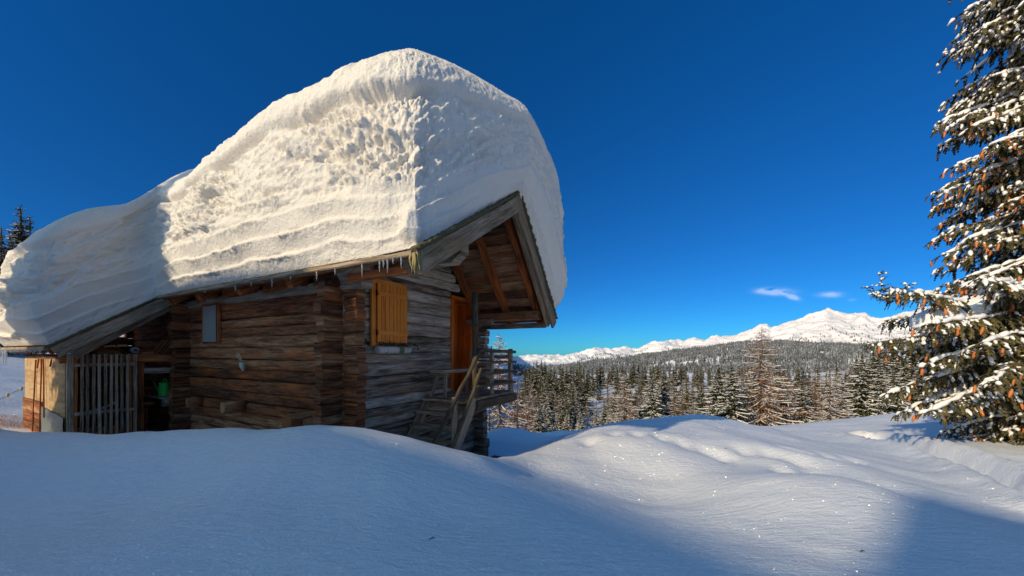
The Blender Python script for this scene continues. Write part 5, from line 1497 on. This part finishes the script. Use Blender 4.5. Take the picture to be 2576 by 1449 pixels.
    # the long drooping limb that reaches out to the left, with its heap of snow
    west = math.pi + .06
    for (hh, da, L, dr, lf) in ((4.6, -.05, 4.55, .34, .42), (4.35, .10, 4.35, .40, .30), (4.1, -.14, 4.1, .42, .25), (3.75, .04, 4.2, .46, .22), (3.5, .20, 3.9, .50, .2), (3.3, -.12, 4.15, .54, .18), (3.0, .08, 3.8, .58, .18), (2.75, -.2, 3.5, .58, .16), (3.9, .3, 3.4, .4, .2), (2.5, .05, 3.2, .5, .16), (4.7, .22, 3.6, .3, .3), (4.2, -.3, 3.3, .36, .3), (4.45, .32, 3.0, .3, .3), (3.6, -.3, 3.2, .42, .2)):
        bough(hh, west + da, (L + .85) if hh >= 3.9 else (L + .85) * .88, dr, lf, 1.15, .72, 1.2, .14)
    tip = Vector((math.cos(west) * 5.2, math.sin(west) * 5.2, 3.75))
    for (d0, l) in ((Vector((-.45, 0, 1)), .75), (Vector((-.9, .2, .75)), .6), (Vector((-1, -.2, .35)), .5), (Vector((.5, -.1, .6)), .55), (Vector((.9, 0, .35)), .5)):
        d0.normalize(); pts = [tip + d0 * l * k_ / 5 for k_ in range(6)]
        br.tube(pts, [.012, .011, .009, .008, .006, .004], 5, rng=q)
        for p in pts[1:]:
            for sd in range(4): twig(p, (d0 * .7 + Vector((q.uniform(-1, 1), q.uniform(-1, 1), q.uniform(-.3, .3)))).normalized(), .16, .035, .5, .7)
    br.build('branches', M['bark'], root); fol.build('crown', M['needle_near'], root); sn.build('snow', M['tree_snow'], root)
    # snow heap on the limb
    u = np.linspace(0, 2 * np.pi, 64, endpoint=False); v = np.linspace(0, np.pi, 34)
    U, V = np.meshgrid(u, v, indexing='ij')
    x = np.cos(U) * np.sin(V); y = np.sin(U) * np.sin(V); z = np.cos(V)
    n_ = fbm(x * 1.4, y * 1.4, z * 1.4 + 3, 4); n2_ = fbm(x * 5, y * 5, z * 5, 3)
    r_ = 1 + .20 * n_ + .03 * n2_
    P = np.stack([-3.25 + x * .92 * r_, .02 + y * .55 * r_, 3.50 + z * .34 * r_ + (-.33) * (-x) * .9 + .10 * n_], -1)
    o = grid_mesh('snow_heap', P, M['tree_snow'], closed_u=True); o.parent = root; o['label'] = 'thick smooth heap of snow pressing down the long left limb'
    # cones: the hundred nearest ones as parts, the rest as one
    camv = Vector((-TX, -TY, -tz))
    cones.sort(key=lambda c: (c - camv).length + (0 if c.x < 2.0 else 5) + (abs(c.z - 5) * .25))
    cm_ = MB(); cm_.tube([(0, 0, .01), (0, 0, -.03), (0, 0, -.075), (0, 0, -.12), (0, 0, -.155)], [.008, .024, .027, .020, .006], 7, tone=.5)
    first = cm_.build('cone', M['cone'], root)
    for i, c in enumerate(cones[:100]):
        o = first if i == 0 else first.copy()
        if i: COL.objects.link(o)
        o.parent = root; o.location = c; o.rotation_euler = (q.uniform(-.3, .3), q.uniform(-.3, .3), q.uniform(0, 6)); s = q.uniform(.9, 1.3); o.scale = (s, s, s)
    rest = MB()
    for c in cones[100:900]:
        t_ = Vector((q.uniform(-.25, .25), q.uniform(-.25, .25), -1)).normalized()
        rest.tube([c, c + t_ * .035, c + t_ * .09, c + t_ * .15, c + t_ * .18], [.008, .025, .028, .020, .006], 6, rng=q)
    if rest.f: tag(rest.build('cones', M['cone'], root), kind='stuff')
    return root
hero_spruce()
# fine bare larch twigs showing beyond the big spruce
x, y, z = unproj(2440, 560, 13.5)
plant('larch2', 19.2, 13.6, H=13.5, wide=.55, label='bare larch almost hidden behind the huge cone-bearing spruce', cat='larch')
